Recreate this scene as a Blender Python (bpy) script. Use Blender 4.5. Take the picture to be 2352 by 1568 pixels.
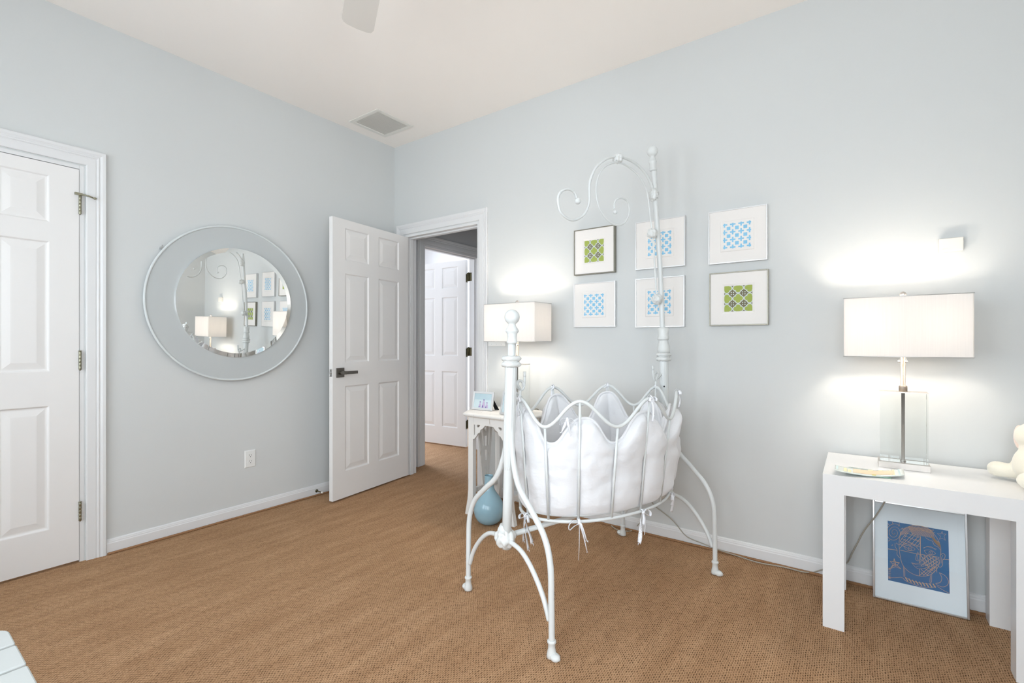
import bpy, bmesh, math, random
from mathutils import Vector, Matrix, noise
PI = math.pi
random.seed(7)
for o in list(bpy.data.objects):
    bpy.data.objects.remove(o, do_unlink=True)
S = bpy.context.scene
COL = S.collection
# ------------------------------------------------------------------ camera
FPX = 1096.5; YAW = math.radians(35.78); CAM = Vector((3.279, -2.790, 1.138)); HZ = 787.6
cd = bpy.data.cameras.new('camera'); cam = bpy.data.objects.new('camera', cd); COL.objects.link(cam)
cam.location = CAM; cam.rotation_euler = (PI/2, 0, YAW)
cd.sensor_width = 36; cd.lens = FPX/2352*36; cd.shift_y = (HZ-784)/2352; cd.clip_start = 0.02
S.camera = cam
# room numbers
RX, RY, RZ = 4.15, -3.75, 2.846       # far wall x, rear wall y, ceiling height
# ------------------------------------------------------------------ world, exposure, daylight and fill light
W = bpy.data.worlds.new('world'); S.world = W; W.use_nodes = True
bg = W.node_tree.nodes['Background']; bg.inputs[0].default_value = (0.85, 0.93, 1.0, 1); bg.inputs[1].default_value = 2.2
S.view_settings.view_transform = 'Standard'; S.view_settings.look = 'None'
S.view_settings.gamma = 1; S.view_settings.use_curve_mapping = False
S.view_settings.exposure = 0.27
def area(name, loc, direction, sx, sy, power, color):
    l = bpy.data.lights.new(name, 'AREA'); l.shape = 'RECTANGLE'; l.size = sx; l.size_y = sy; l.energy = power; l.color = color
    o = bpy.data.objects.new(name, l); COL.objects.link(o); o.location = loc
    o.rotation_euler = Vector(direction).to_track_quat('-Z', 'Z').to_euler(); return o
DAY = (0.94, 0.975, 1.05); BULB = 118
# windows: (wall, centre along wall, width, sill, head)
WINS_BACK = [(0.95, 0.95, 0.62, 2.25), (2.20, 0.95, 0.62, 2.25), (3.40, 0.95, 0.62, 2.25)]
WINS_FILL = [(-2.95, 0.95, 0.62, 2.25)]  # added window in the unseen far wall, brings fill light onto the left wall
for i, (c, w, a, b) in enumerate(WINS_BACK):
    area('daylight_back', (c, RY-0.17, (a+b)/2), (0, 1, 0), w, b-a, (18, 18, 32)[i], DAY)
for i, (c, w, a, b) in enumerate(WINS_FILL):
    area('fill_light_far', (RX+0.17, c, (a+b)/2), (-1, 0, 0), w, b-a, 52, DAY)  # added fill light outside that window, brightens left wall and door faces
area('daylight_bedroom', (-3.25, 1.1, 1.5), (1, 0, 0), 1.6, 1.5, 135, (0.86, 0.95, 1.08))

# ------------------------------------------------------------------ materials
def mat(name, color, rough=0.5, metal=0.0, spec=0.5, var=0.0, vscale=20, bump=0.0, bscale=200, trans=0.0, ior=1.45, emit=None, estr=0, sheen=0, col2=None):
    m = bpy.data.materials.new(name); m.use_nodes = True
    nt = m.node_tree; p = nt.nodes['Principled BSDF']
    p.inputs['Base Color'].default_value = (*color, 1)
    p.inputs['Roughness'].default_value = rough; p.inputs['Metallic'].default_value = metal
    p.inputs['Specular IOR Level'].default_value = spec
    p.inputs['Transmission Weight'].default_value = trans; p.inputs['IOR'].default_value = ior
    if sheen: p.inputs['Sheen Weight'].default_value = sheen
    if emit: p.inputs['Emission Color'].default_value = (*emit, 1); p.inputs['Emission Strength'].default_value = estr
    tc = nt.nodes.new('ShaderNodeTexCoord')
    if var or col2:
        n = nt.nodes.new('ShaderNodeTexNoise'); n.inputs['Scale'].default_value = vscale; n.inputs['Detail'].default_value = 3
        nt.links.new(tc.outputs['Object'], n.inputs['Vector'])
        mx = nt.nodes.new('ShaderNodeMix'); mx.data_type = 'RGBA'
        c2 = col2 or tuple(c*(1-var) for c in color)
        mx.inputs[6].default_value = (*color, 1); mx.inputs[7].default_value = (*c2, 1)
        nt.links.new(n.outputs['Fac'], mx.inputs[0]); nt.links.new(mx.outputs[2], p.inputs['Base Color'])
    if bump:
        n = nt.nodes.new('ShaderNodeTexNoise'); n.inputs['Scale'].default_value = bscale; n.inputs['Detail'].default_value = 4
        nt.links.new(tc.outputs['Object'], n.inputs['Vector'])
        b = nt.nodes.new('ShaderNodeBump'); b.inputs['Strength'].default_value = bump; b.inputs['Distance'].default_value = 0.002
        nt.links.new(n.outputs['Fac'], b.inputs['Height']); nt.links.new(b.outputs['Normal'], p.inputs['Normal'])
    return m
def srgb(r, g, b):
    f = lambda c: (c/255/12.92) if c/255 <= 0.04045 else ((c/255+0.055)/1.055)**2.4
    return (f(r), f(g), f(b))
M = {}
M['wall'] = mat('blue_wall_paint', srgb(212, 214, 213), 0.85, spec=0.2, var=0.012, vscale=3, bump=0.08, bscale=260)
M['hallwall'] = mat('hall_wall_paint', srgb(214, 214, 214), 0.85, spec=0.2, var=0.012, vscale=3)
M['ceil'] = mat('cream_ceiling_paint', srgb(250, 244, 238), 0.9, spec=0.15, var=0.01, vscale=2)
M['trim'] = mat('white_trim_paint', srgb(226, 226, 226), 0.38, spec=0.45, var=0.008, vscale=6)
M['door'] = mat('white_door_paint', srgb(234, 232, 230), 0.4, spec=0.45, bump=0.05, bscale=90, var=0.008)
M['plastic'] = mat('white_plastic', srgb(235, 235, 232), 0.35)
M['offplastic'] = mat('cream_plastic', srgb(228, 224, 216), 0.4)
M['hole'] = mat('dark_slot', (0.02, 0.02, 0.02), 0.8)
M['iron'] = mat('white_painted_iron', srgb(220, 223, 222), 0.3, spec=0.5, bump=0.25, bscale=60, var=0.02, vscale=12)
M['ironcast'] = mat('white_cast_iron', srgb(220, 222, 220), 0.35, spec=0.5, bump=0.5, bscale=45)
M['nickel'] = mat('brushed_nickel', srgb(206, 200, 194), 0.38, 0.85, var=0.10, vscale=60)
M['warmnickel'] = mat('satin_nickel_neck', srgb(150, 140, 130), 0.5, 0.7, var=0.08, vscale=60)
M['darknickel'] = mat('dark_nickel', srgb(128, 124, 118), 0.35, 1.0, var=0.15, vscale=80)
M['bronze'] = mat('antique_bronze', srgb(96, 90, 66), 0.4, 1.0, col2=srgb(55, 50, 36), vscale=90)
M['agednickel'] = mat('aged_nickel', srgb(172, 170, 150), 0.35, 0.9, col2=srgb(130, 126, 106), vscale=90)
M['rimpaint'] = mat('pale_grey_rim', srgb(212, 217, 217), 0.4)
M['silver'] = mat('silver_metal', srgb(205, 205, 205), 0.3, 1.0, var=0.05)
M['satin_silver'] = mat('white_silver_frame', srgb(222, 222, 222), 0.35, 0.6, var=0.05)
M['champagne'] = mat('pewter_frame', srgb(150, 146, 134), 0.4, 0.8, var=0.2, vscale=50)
M['mirror'] = mat('mirror_silvering', (0.93, 0.94, 0.93), 0.0, 1.0)
M['backglass'] = mat('back_painted_glass', srgb(192, 196, 196), 0.08, spec=0.35)
M['matboard'] = mat('white_mat_board', srgb(236, 232, 228), 0.9, spec=0.1, bump=0.05, bscale=400)
M['paper'] = mat('white_paper', srgb(240, 243, 246), 0.85, spec=0.1)
M['blueink'] = mat('sky_blue_print', srgb(112, 182, 222), 0.75, col2=srgb(158, 208, 232), vscale=18)
M['greenink'] = mat('olive_green_print', srgb(150, 166, 74), 0.75, col2=srgb(172, 184, 100), vscale=40)
M['browning'] = mat('taupe_print', srgb(122, 116, 92), 0.7, var=0.15, vscale=30)
M['whiteink'] = mat('pale_grey_print', srgb(206, 214, 210), 0.7)
M['cobalt'] = mat('cobalt_print_ink', srgb(36, 98, 152), 0.5, col2=srgb(52, 116, 166), vscale=14)
M['kraft'] = mat('kraft_line_ink', srgb(218, 180, 150), 0.7, var=0.12, vscale=60)
M['lacquer'] = mat('white_lacquer', srgb(236, 236, 236), 0.3, spec=0.5, var=0.006)
M['vase'] = mat('pale_blue_glaze', srgb(150, 184, 198), 0.12, spec=0.6, var=0.06, vscale=8)
M['cord'] = mat('grey_cord_plastic', srgb(168, 163, 150), 0.4)
M['black'] = mat('black_velvet', (0.012, 0.012, 0.012), 0.9)
M['plush'] = mat('cream_plush', srgb(240, 234, 218), 0.95, spec=0.1, sheen=0.6, bump=0.6, bscale=350, var=0.03)
M['pinkplush'] = mat('blush_plush', srgb(244, 222, 208), 0.95, spec=0.1, sheen=0.6, bump=0.5, bscale=350)
M['tan'] = mat('tan_felt', srgb(222, 190, 150), 0.95, spec=0.1)
M['satin'] = mat('white_satin_ribbon', srgb(240, 241, 245), 0.35, spec=0.5, sheen=0.3)
M['fan'] = mat('white_fan_blade', srgb(214, 208, 200), 0.5)
M['ventmat'] = mat('white_vent_enamel', srgb(232, 229, 222), 0.45)
M['bulb_dim'] = mat('lit_bulb_dim', (1, 0.9, 0.75), 0.5, emit=(1, 0.91, 0.80), estr=BULB*0.55)
M['bulb'] = mat('lit_bulb', (1, 0.9, 0.75), 0.5, emit=(1, 0.91, 0.80), estr=BULB)
M['extwhite'] = mat('window_paint', srgb(238, 238, 238), 0.4)
M['bench'] = mat('bench_paint', srgb(200, 203, 201), 0.6, spec=0.4, var=0.02, vscale=9)
# crystal glass
def glassmat(name, tint, rough=0.0, ior=1.5):
    m = bpy.data.materials.new(name); m.use_nodes = True; nt = m.node_tree; p = nt.nodes['Principled BSDF']
    p.inputs['Base Color'].default_value = (*tint, 1); p.inputs['Transmission Weight'].default_value = 1
    p.inputs['Roughness'].default_value = rough; p.inputs['IOR'].default_value = ior
    return m
def archglass(name, tint, ior=1.45, gloss=1.0):
    m = bpy.data.materials.new(name); m.use_nodes = True; nt = m.node_tree; nt.nodes.clear()
    out = nt.nodes.new('ShaderNodeOutputMaterial'); mix = nt.nodes.new('ShaderNodeMixShader'); t = nt.nodes.new('ShaderNodeBsdfTransparent'); g = nt.nodes.new('ShaderNodeBsdfGlossy'); f = nt.nodes.new('ShaderNodeFresnel')
    f.inputs[0].default_value = ior; g.inputs['Roughness'].default_value = 0.0; g.inputs[0].default_value = (gloss, gloss, gloss, 1); t.inputs[0].default_value = (*tint, 1)
    nt.links.new(f.outputs[0], mix.inputs[0]); nt.links.new(t.outputs[0], mix.inputs[1]); nt.links.new(g.outputs[0], mix.inputs[2]); nt.links.new(mix.outputs[0], out.inputs[0]); return m
M['pane'] = archglass('window_glass', (0.98, 1, 1), 1.2)
M['picglass'] = archglass('picture_glass', (0.99, 1, 1), 1.45)
M['crystal'] = archglass('clear_crystal', (0.965, 0.975, 0.97), 1.35)
# lamp shade fabric: cloth that lets light through
def shade_mat():
    m = bpy.data.materials.new('white_shade_fabric'); m.use_nodes = True; nt = m.node_tree; nt.nodes.clear()
    out = nt.nodes.new('ShaderNodeOutputMaterial'); mix = nt.nodes.new('ShaderNodeMixShader'); d = nt.nodes.new('ShaderNodeBsdfDiffuse'); t = nt.nodes.new('ShaderNodeBsdfTranslucent')
    tc = nt.nodes.new('ShaderNodeTexCoord'); mp = nt.nodes.new('ShaderNodeMapping'); mp.inputs['Scale'].default_value = (300, 300, 6)
    n = nt.nodes.new('ShaderNodeTexNoise'); n.inputs['Scale'].default_value = 1
    nt.links.new(tc.outputs['Object'], mp.inputs[0]); nt.links.new(mp.outputs[0], n.inputs['Vector'])
    mx = nt.nodes.new('ShaderNodeMix'); mx.data_type = 'RGBA'; mx.inputs[6].default_value = (0.93, 0.90, 0.87, 1); mx.inputs[7].default_value = (0.86, 0.83, 0.80, 1)
    nt.links.new(n.outputs['Fac'], mx.inputs[0]); nt.links.new(mx.outputs[2], d.inputs[0]); nt.links.new(mx.outputs[2], t.inputs[0])
    mix.inputs[0].default_value = 0.21
    nt.links.new(d.outputs[0], mix.inputs[1]); nt.links.new(t.outputs[0], mix.inputs[2]); nt.links.new(mix.outputs[0], out.inputs[0])
    return m
M['shade'] = shade_mat()
def cloth_mat():
    m = mat('white_quilted_cotton', srgb(232, 232, 234), 0.9, spec=0.1, sheen=0.5); nt = m.node_tree; p = nt.nodes['Principled BSDF']
    tc = nt.nodes.new('ShaderNodeTexCoord'); n = nt.nodes.new('ShaderNodeTexNoise'); n.inputs['Scale'].default_value = 24; n.inputs['Detail'].default_value = 7; n.inputs['Distortion'].default_value = 0.2
    mp = nt.nodes.new('ShaderNodeMapping'); mp.inputs['Scale'].default_value = (1, 1, 1.4)
    nt.links.new(tc.outputs['Object'], mp.inputs[0]); nt.links.new(mp.outputs[0], n.inputs['Vector'])
    b = nt.nodes.new('ShaderNodeBump'); b.inputs['Strength'].default_value = 0.6; b.inputs['Distance'].default_value = 0.006
    nt.links.new(n.outputs['Fac'], b.inputs['Height']); nt.links.new(b.outputs['Normal'], p.inputs['Normal'])
    return m
M['cotton'] = cloth_mat()
def distressed():
    m = mat('distressed_white_paint', srgb(232, 230, 226), 0.6); nt = m.node_tree; p = nt.nodes['Principled BSDF']
    tc = nt.nodes.new('ShaderNodeTexCoord'); mp = nt.nodes.new('ShaderNodeMapping'); mp.inputs['Scale'].default_value = (75, 75, 7)
    n = nt.nodes.new('ShaderNodeTexNoise'); n.inputs['Scale'].default_value = 1; n.inputs['Detail'].default_value = 5
    r = nt.nodes.new('ShaderNodeValToRGB'); r.color_ramp.elements[0].position = 0.66; r.color_ramp.elements[1].position = 0.74
    r.color_ramp.elements[0].color = (*srgb(234, 232, 228), 1); r.color_ramp.elements[1].color = (*srgb(176, 164, 150), 1)
    nt.links.new(tc.outputs['Object'], mp.inputs[0]); nt.links.new(mp.outputs[0], n.inputs['Vector'])
    nt.links.new(n.outputs['Fac'], r.inputs[0]); nt.links.new(r.outputs[0], p.inputs['Base Color'])
    return m
M['distress'] = distressed()
def carpet():
    m = bpy.data.materials.new('woven_sisal'); m.use_nodes = True; nt = m.node_tree; p = nt.nodes['Principled BSDF']; L = nt.links.new
    p.inputs['Roughness'].default_value = 0.9; p.inputs['Specular IOR Level'].default_value = 0.15
    tc = nt.nodes.new('ShaderNodeTexCoord')
    def math_(op, a, b=None, c=None):
        n = nt.nodes.new('ShaderNodeMath'); n.operation = op
        for i, v in enumerate((a, b, c)):
            if v is None: continue
            if isinstance(v, (int, float)): n.inputs[i].default_value = v
            else: L(v, n.inputs[i])
        return n.outputs[0]
    # slight wobble of the weave
    wn = nt.nodes.new('ShaderNodeTexNoise'); wn.inputs['Scale'].default_value = 14; wn.inputs['Detail'].default_value = 3
    L(tc.outputs['Object'], wn.inputs['Vector'])
    vm = nt.nodes.new('ShaderNodeVectorMath'); vm.operation = 'MULTIPLY_ADD'; L(wn.outputs['Color'], vm.inputs[0]); vm.inputs[1].default_value = (0.010, 0.020, 0); L(tc.outputs['Object'], vm.inputs[2])
    sx = nt.nodes.new('ShaderNodeSeparateXYZ'); L(vm.outputs[0], sx.inputs[0])
    PX, PY = 0.0072, 0.0150
    u = math_('DIVIDE', sx.outputs[0], PX); row = math_('FLOOR', u); fu = math_('FRACT', u)
    v = math_('ADD', math_('DIVIDE', sx.outputs[1], PY), math_('MULTIPLY', row, 0.59)); fv = math_('FRACT', v)
    def bump_(f, w):     # 1 in the middle of the cell, 0 beyond w
        d = math_('DIVIDE', math_('ABSOLUTE', math_('SUBTRACT', f, 0.5)), w)
        return math_('SUBTRACT', 1.0, math_('MINIMUM', math_('MULTIPLY', d, d), 1.0))
    cell = nt.nodes.new('ShaderNodeTexWhiteNoise'); cell.noise_dimensions = '2D'
    cx = nt.nodes.new('ShaderNodeCombineXYZ'); L(row, cx.inputs[0]); L(math_('FLOOR', v), cx.inputs[1]); L(cx.outputs[0], cell.inputs['Vector'])
    dash = math_('MULTIPLY', math_('MULTIPLY', bump_(fv, 0.44), bump_(fu, 0.36)), math_('MULTIPLY_ADD', cell.outputs['Value'], 0.7, 0.45))
    mp = nt.nodes.new('ShaderNodeMapping'); mp.inputs['Scale'].default_value = (620, 110, 300); L(tc.outputs['Object'], mp.inputs[0])
    fn = nt.nodes.new('ShaderNodeTexNoise'); fn.inputs['Scale'].default_value = 1; fn.inputs['Detail'].default_value = 3; L(mp.outputs[0], fn.inputs['Vector'])
    mp2 = nt.nodes.new('ShaderNodeMapping'); mp2.inputs['Scale'].default_value = (16, 3.0, 1); L(tc.outputs['Object'], mp2.inputs[0])
    big = nt.nodes.new('ShaderNodeTexNoise'); big.inputs['Scale'].default_value = 1; big.inputs['Detail'].default_value = 4; L(mp2.outputs[0], big.inputs['Vector'])
    f = math_('ADD', math_('MULTIPLY', fn.outputs['Fac'], 0.70), math_('MULTIPLY', big.outputs['Fac'], 0.30))
    r = nt.nodes.new('ShaderNodeValToRGB'); e = r.color_ramp.elements
    e[0].position = 0.30; e[0].color = (*srgb(146, 108, 75), 1); e[1].position = 0.70; e[1].color = (*srgb(216, 178, 140), 1)
    n1 = e.new(0.50); n1.color = (*srgb(184, 145, 109), 1)
    L(f, r.inputs[0])
    gap = nt.nodes.new('ShaderNodeMix'); gap.data_type = 'RGBA'; gap.clamp_factor = True; gap.inputs[7].default_value = (*srgb(92, 64, 42), 1)
    L(math_('MULTIPLY', dash, 0.95), gap.inputs[0]); L(r.outputs[0], gap.inputs[6])
    L(gap.outputs[2], p.inputs['Base Color'])
    b = nt.nodes.new('ShaderNodeBump'); b.inputs['Strength'].default_value = 0.7; b.inputs['Distance'].default_value = 0.002
    L(math_('SUBTRACT', math_('MULTIPLY', fn.outputs['Fac'], 0.6), dash), b.inputs['Height']); L(b.outputs['Normal'], p.inputs['Normal'])
    return m
M['sisal'] = carpet()
M['rope'] = mat('jute_rope', srgb(178, 136, 98), 0.9, col2=srgb(120, 84, 56), vscale=160, bump=0.8, bscale=500)

# ------------------------------------------------------------------ mesh builder
class MB:
    def __init__(s): s.v = []; s.f = []; s.mi = []; s.sm = []
    def add(s, vs, fs, mi=0, smooth=False):
        n = len(s.v); s.v += [Vector(p) for p in vs]
        for f in fs: s.f.append(tuple(i+n for i in f)); s.mi.append(mi); s.sm.append(smooth)
        return s
    def box(s, a, b, mi=0):
        x0, y0, z0 = (min(a[i], b[i]) for i in range(3)); x1, y1, z1 = (max(a[i], b[i]) for i in range(3))
        vs = [(x0,y0,z0),(x1,y0,z0),(x1,y1,z0),(x0,y1,z0),(x0,y0,z1),(x1,y0,z1),(x1,y1,z1),(x0,y1,z1)]
        return s.add(vs, [(0,3,2,1),(4,5,6,7),(0,1,5,4),(1,2,6,5),(2,3,7,6),(3,0,4,7)], mi)
    def prism(s, poly, fn, d0, d1, mi=0):
        """poly: 2d points; fn(u,v,d)->3d"""
        n = len(poly); vs = [fn(u, v, d0) for u, v in poly]+[fn(u, v, d1) for u, v in poly]
        fs = [tuple(range(n))[::-1], tuple(range(n, 2*n))]+[(i, (i+1) % n, n+(i+1) % n, n+i) for i in range(n)]
        return s.add(vs, fs, mi)
    def tube(s, pts, r, n=10, closed=False, mi=0, prof=None, up=None, cap=True):
        pts = [Vector(p) for p in pts]; N = len(pts)
        rr = r if isinstance(r, (list, tuple)) else [r]*N
        tans = []
        for i in range(N):
            a = pts[(i-1) % N] if (closed or i > 0) else pts[i]; b = pts[(i+1) % N] if (closed or i < N-1) else pts[i]
            t = (b-a); tans.append(t.normalized() if t.length > 1e-9 else Vector((0, 0, 1)))
        nrm = Vector(up) if up else (Vector((0, 0, 1)) if abs(tans[0].z) < 0.9 else Vector((1, 0, 0)))
        vs = []
        for i in range(N):
            t = tans[i]; nrm = nrm-t*nrm.dot(t)
            if nrm.length < 1e-6: nrm = t.orthogonal()
            nrm.normalize(); bi = t.cross(nrm)
            for k in range(n):
                a = 2*PI*k/n; q = prof(i, a) if prof else 1
                vs.append(pts[i]+(nrm*math.cos(a)+bi*math.sin(a))*rr[i]*q)
        fs = []
        for i in range(N if closed else N-1):
            j = (i+1) % N
            for k in range(n):
                l = (k+1) % n; fs.append((i*n+k, i*n+l, j*n+l, j*n+k))
        s.add(vs, fs, mi, True)
        if not closed and cap:
            base = len(s.v)-len(vs)
            s.f.append(tuple(base+k for k in range(n))[::-1]); s.mi.append(mi); s.sm.append(False)
            s.f.append(tuple(base+(N-1)*n+k for k in range(n))); s.mi.append(mi); s.sm.append(False)
        return s
    def lathe(s, prof, c=(0, 0, 0), axis=(0, 0, 1), n=24, mi=0):
        """prof: list of (r, h)"""
        ax = Vector(axis).normalized(); a = ax.orthogonal().normalized(); b = ax.cross(a); c = Vector(c)
        vs = []
        for r, h in prof:
            for k in range(n):
                t = 2*PI*k/n; vs.append(c+ax*h+(a*math.cos(t)+b*math.sin(t))*max(r, 1e-5))
        fs = [(i*n+k, i*n+(k+1) % n, (i+1)*n+(k+1) % n, (i+1)*n+k) for i in range(len(prof)-1) for k in range(n)]
        s.add(vs, fs, mi, True)
        base = len(s.v)-len(vs)
        s.f.append(tuple(base+k for k in range(n))[::-1]); s.mi.append(mi); s.sm.append(False)
        s.f.append(tuple(base+(len(prof)-1)*n+k for k in range(n))); s.mi.append(mi); s.sm.append(False)
        return s
    def ball(s, c, r, mi=0, n=16, m=10, bumps=0, seed=0, sq=(1, 1, 1), ax=None):
        c = Vector(c); vs = []; R3 = ax or Matrix.Identity(3)
        for i in range(m+1):
            p = PI*i/m
            for k in range(n):
                t = 2*PI*k/n; d = Vector((math.sin(p)*math.cos(t)*sq[0], math.sin(p)*math.sin(t)*sq[1], math.cos(p)*sq[2]))
                q = 1
                if bumps: q = 1+bumps*(noise.noise(d*2.6+Vector((seed*3.1, 0, 0)))+0.6*abs(math.sin(4*t+seed))*math.sin(p)-0.3)
                vs.append(c+R3 @ (d*(r*q)))
        fs = [(i*n+k, (i+1)*n+k, (i+1)*n+(k+1) % n, i*n+(k+1) % n) for i in range(m) for k in range(n)]
        return s.add(vs, fs, mi, True)
    def strip(s, pts, w, side, mi=0, th=0.0006):
        """flat ribbon through pts; side(i)->unit vector across; given a real thickness"""
        pts = [Vector(p) for p in pts]; N = len(pts); vs = []
        for i in range(N):
            a = pts[max(i-1, 0)]; b = pts[min(i+1, N-1)]; t = (b-a).normalized(); sd = Vector(side(i) if callable(side) else side)
            sd = (sd-t*sd.dot(t)); sd = sd.normalized() if sd.length > 1e-6 else t.orthogonal().normalized(); nn = t.cross(sd)*th/2
            ww = w(i/(N-1)) if callable(w) else w
            vs += [pts[i]-sd*ww/2-nn, pts[i]+sd*ww/2-nn, pts[i]+sd*ww/2+nn, pts[i]-sd*ww/2+nn]
        fs = [(4*i+k, 4*i+(k+1) % 4, 4*(i+1)+(k+1) % 4, 4*(i+1)+k) for i in range(N-1) for k in range(4)]
        fs += [(3, 2, 1, 0), (4*N-4, 4*N-3, 4*N-2, 4*N-1)]
        return s.add(vs, fs, mi, True)
    def build(s, name, mats, parent=None, bevel=0, seg=2, origin=None, fixn=True):
        root = parent
        while root is not None and root.parent is not None: root = root.parent
        org = Vector(root.location) if root is not None else (Vector(origin) if origin is not None else Vector((0, 0, 0)))
        if root is None and origin is None and s.v:
            xs = [p.x for p in s.v]; ys = [p.y for p in s.v]; zs = [p.z for p in s.v]
            org = Vector(((min(xs)+max(xs))/2, (min(ys)+max(ys))/2, min(zs)))
        me = bpy.data.meshes.new(name); me.from_pydata([p-org for p in s.v], [], s.f)
        if not isinstance(mats, (list, tuple)): mats = [mats]
        for m in mats: me.materials.append(m)
        for i, p in enumerate(me.polygons): p.material_index = s.mi[i]; p.use_smooth = s.sm[i]
        me.update()
        if fixn:
            bm = bmesh.new(); bm.from_mesh(me); bmesh.ops.recalc_face_normals(bm, faces=bm.faces); bm.to_mesh(me); bm.free()
        o = bpy.data.objects.new(name, me); COL.objects.link(o)
        if parent is not None: o.parent = parent
        else: o.location = org
        if bevel:
            b = o.modifiers.new('bevel', 'BEVEL'); b.width = bevel; b.segments = seg; b.limit_method = 'ANGLE'; b.angle_limit = math.radians(40)
        return o
def empty(name, loc, label=None, cat=None, group=None, kind=None):
    o = bpy.data.objects.new(name, None); COL.objects.link(o); o.location = loc; o.empty_display_size = 0.05
    return tag(o, label, cat, group, kind)
def tag(o, label=None, cat=None, group=None, kind=None):
    if label: o['label'] = label
    if cat: o['category'] = cat
    if group: o['group'] = group
    if kind: o['kind'] = kind
    return o
def struct(o): o['kind'] = 'structure'; return o
def copy_tree(o, parent=None, delta=None):
    c = o.copy(); COL.objects.link(c); c.parent = parent
    if delta is not None: c.location = o.location+Vector(delta)
    for ch in [x for x in bpy.data.objects if x.parent == o]: copy_tree(ch, c)
    return c
def cr(P, n=8, closed=False):
    """Catmull-Rom through points"""
    P = [Vector(p) for p in P]; out = []; N = len(P)
    for i in range(N if closed else N-1):
        g = lambda k: P[k % N] if closed else P[min(max(k, 0), N-1)]
        p0, p1, p2, p3 = g(i-1), g(i), g(i+1), g(i+2)
        for j in range(n):
            t = j/n; out.append(0.5*((2*p1)+(p2-p0)*t+(2*p0-5*p1+4*p2-p3)*t*t+(3*p1-p0-3*p2+p3)*t**3))
    if not closed: out.append(P[-1])
    return out
FWD = Vector((-math.sin(YAW), math.cos(YAW), 0)); RGT = Vector((math.cos(YAW), math.sin(YAW), 0)); UPV = Vector((0, 0, 1))
def survey(x, y, n, d):
    """measured point: where the sight line of a pixel meets the plane n.P=d (all the surveyed coordinates are found like this)"""
    r = FWD+RGT*((x-1176)/FPX)-UPV*((y-HZ)/FPX); n = Vector(n); return CAM+r*((d-n.dot(CAM))/n.dot(r))

# ------------------------------------------------------------------ room shell
def wall(name, axis, at, th, a0, a1, z0, z1, holes, m):
    """axis 'x': plane x=at, runs along y; th signed outward thickness; holes (a,b,z0,z1)"""
    A = sorted({a0, a1, *[h[0] for h in holes], *[h[1] for h in holes]}); Z = sorted({z0, z1, *[h[2] for h in holes], *[h[3] for h in holes]})
    mb = MB()
    def P(a, z, d): return (at+d, a, z) if axis == 'x' else (a, at+d, z)
    inh = lambda a, z: any(h[0] < a < h[1] and h[2] < z < h[3] for h in holes)
    solid = {}
    for i in range(len(A)-1):
        for j in range(len(Z)-1): solid[i, j] = not inh((A[i]+A[i+1])/2, (Z[j]+Z[j+1])/2)
    for (i, j), sld in solid.items():
        if not sld: continue
        a, b, c, d = A[i], A[i+1], Z[j], Z[j+1]
        for dd in (0, th): mb.add([P(a, c, dd), P(b, c, dd), P(b, d, dd), P(a, d, dd)], [(0, 1, 2, 3)])
        for (ni, nj), (q1, q2) in {(i-1, j): ((a, c), (a, d)), (i+1, j): ((b, c), (b, d)), (i, j-1): ((a, c), (b, c)), (i, j+1): ((a, d), (b, d))}.items():
            if not solid.get((ni, nj), False): mb.add([P(*q1, 0), P(*q2, 0), P(*q2, th), P(*q1, th)], [(0, 1, 2, 3)])
    o = mb.build(name, m, origin=(0, 0, 0)); bm = bmesh.new(); bm.from_mesh(o.data); bmesh.ops.remove_doubles(bm, verts=bm.verts, dist=1e-5)
    bmesh.ops.recalc_face_normals(bm, faces=bm.faces); bm.to_mesh(o.data); bm.free(); return struct(o)
TH = 0.115; DH = 2.062                      # wall thickness, opening height
D1a, D1b = -2.805, -2.072                   # closet door opening on left wall
D2a, D2b = 0.130, 0.962                     # bedroom doorway in the right wall
D3a, D3b = 0.345, 1.150                     # doorway across the hall (same plane as left wall)
wall('wall_left', 'x', 0, -TH, RY, 0.0, 0, RZ, [(D1a, D1b, 0, DH)], M['wall'])
wall('wall_right', 'y', 0, TH, 0, RX, 0, RZ, [(D2a, D2b, 0, DH)], M['wall'])
wall('wall_back', 'y', RY, -TH, 0, RX, 0, RZ, [(c-w/2, c+w/2, a, b) for c, w, a, b in WINS_BACK], M['wall'])
wall('wall_far', 'x', RX, TH, RY, 0, 0, RZ, [(c-w/2, c+w/2, a, b) for c, w, a, b in WINS_FILL], M['wall'])
# hall and the room across it
wall('wall_hall_left', 'x', 0, -TH, TH, 1.35, 0, RZ, [(D3a, D3b, 0, DH)], M['hallwall'])
wall('wall_hall_end', 'y', 1.35, TH, -TH, 3.0, 0, RZ, [], M['hallwall'])
wall('wall_hall_right', 'x', 3.0, TH, TH, 1.35, 0, RZ, [], M['hallwall'])
wall('wall_bedroom_far', 'x', -3.3, -TH, -0.6, 3.2, 0, RZ, [(0.3, 1.9, 0.75, 2.25)], M['hallwall'])
wall('wall_bedroom_side', 'y', 3.2, TH, -3.3, -TH, 0, RZ, [], M['hallwall'])
wall('wall_bedroom_near', 'y', -0.6, -TH, -3.3, -TH, 0, RZ, [], M['hallwall'])
wall('wall_bedroom_hall', 'x', -TH, 0.01, 1.465, 3.2, 0, RZ, [], M['hallwall'])
struct(MB().box((RX+TH, RY-TH, 0), (-3.5, 3.4, -0.1)).build('floor', M['sisal'], origin=(0, 0, 0)))
struct(MB().box((RX+TH, RY-TH, RZ), (-TH, 0.02, RZ+0.1)).build('ceiling', M['ceil'], origin=(0, 0, 0)))
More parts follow.
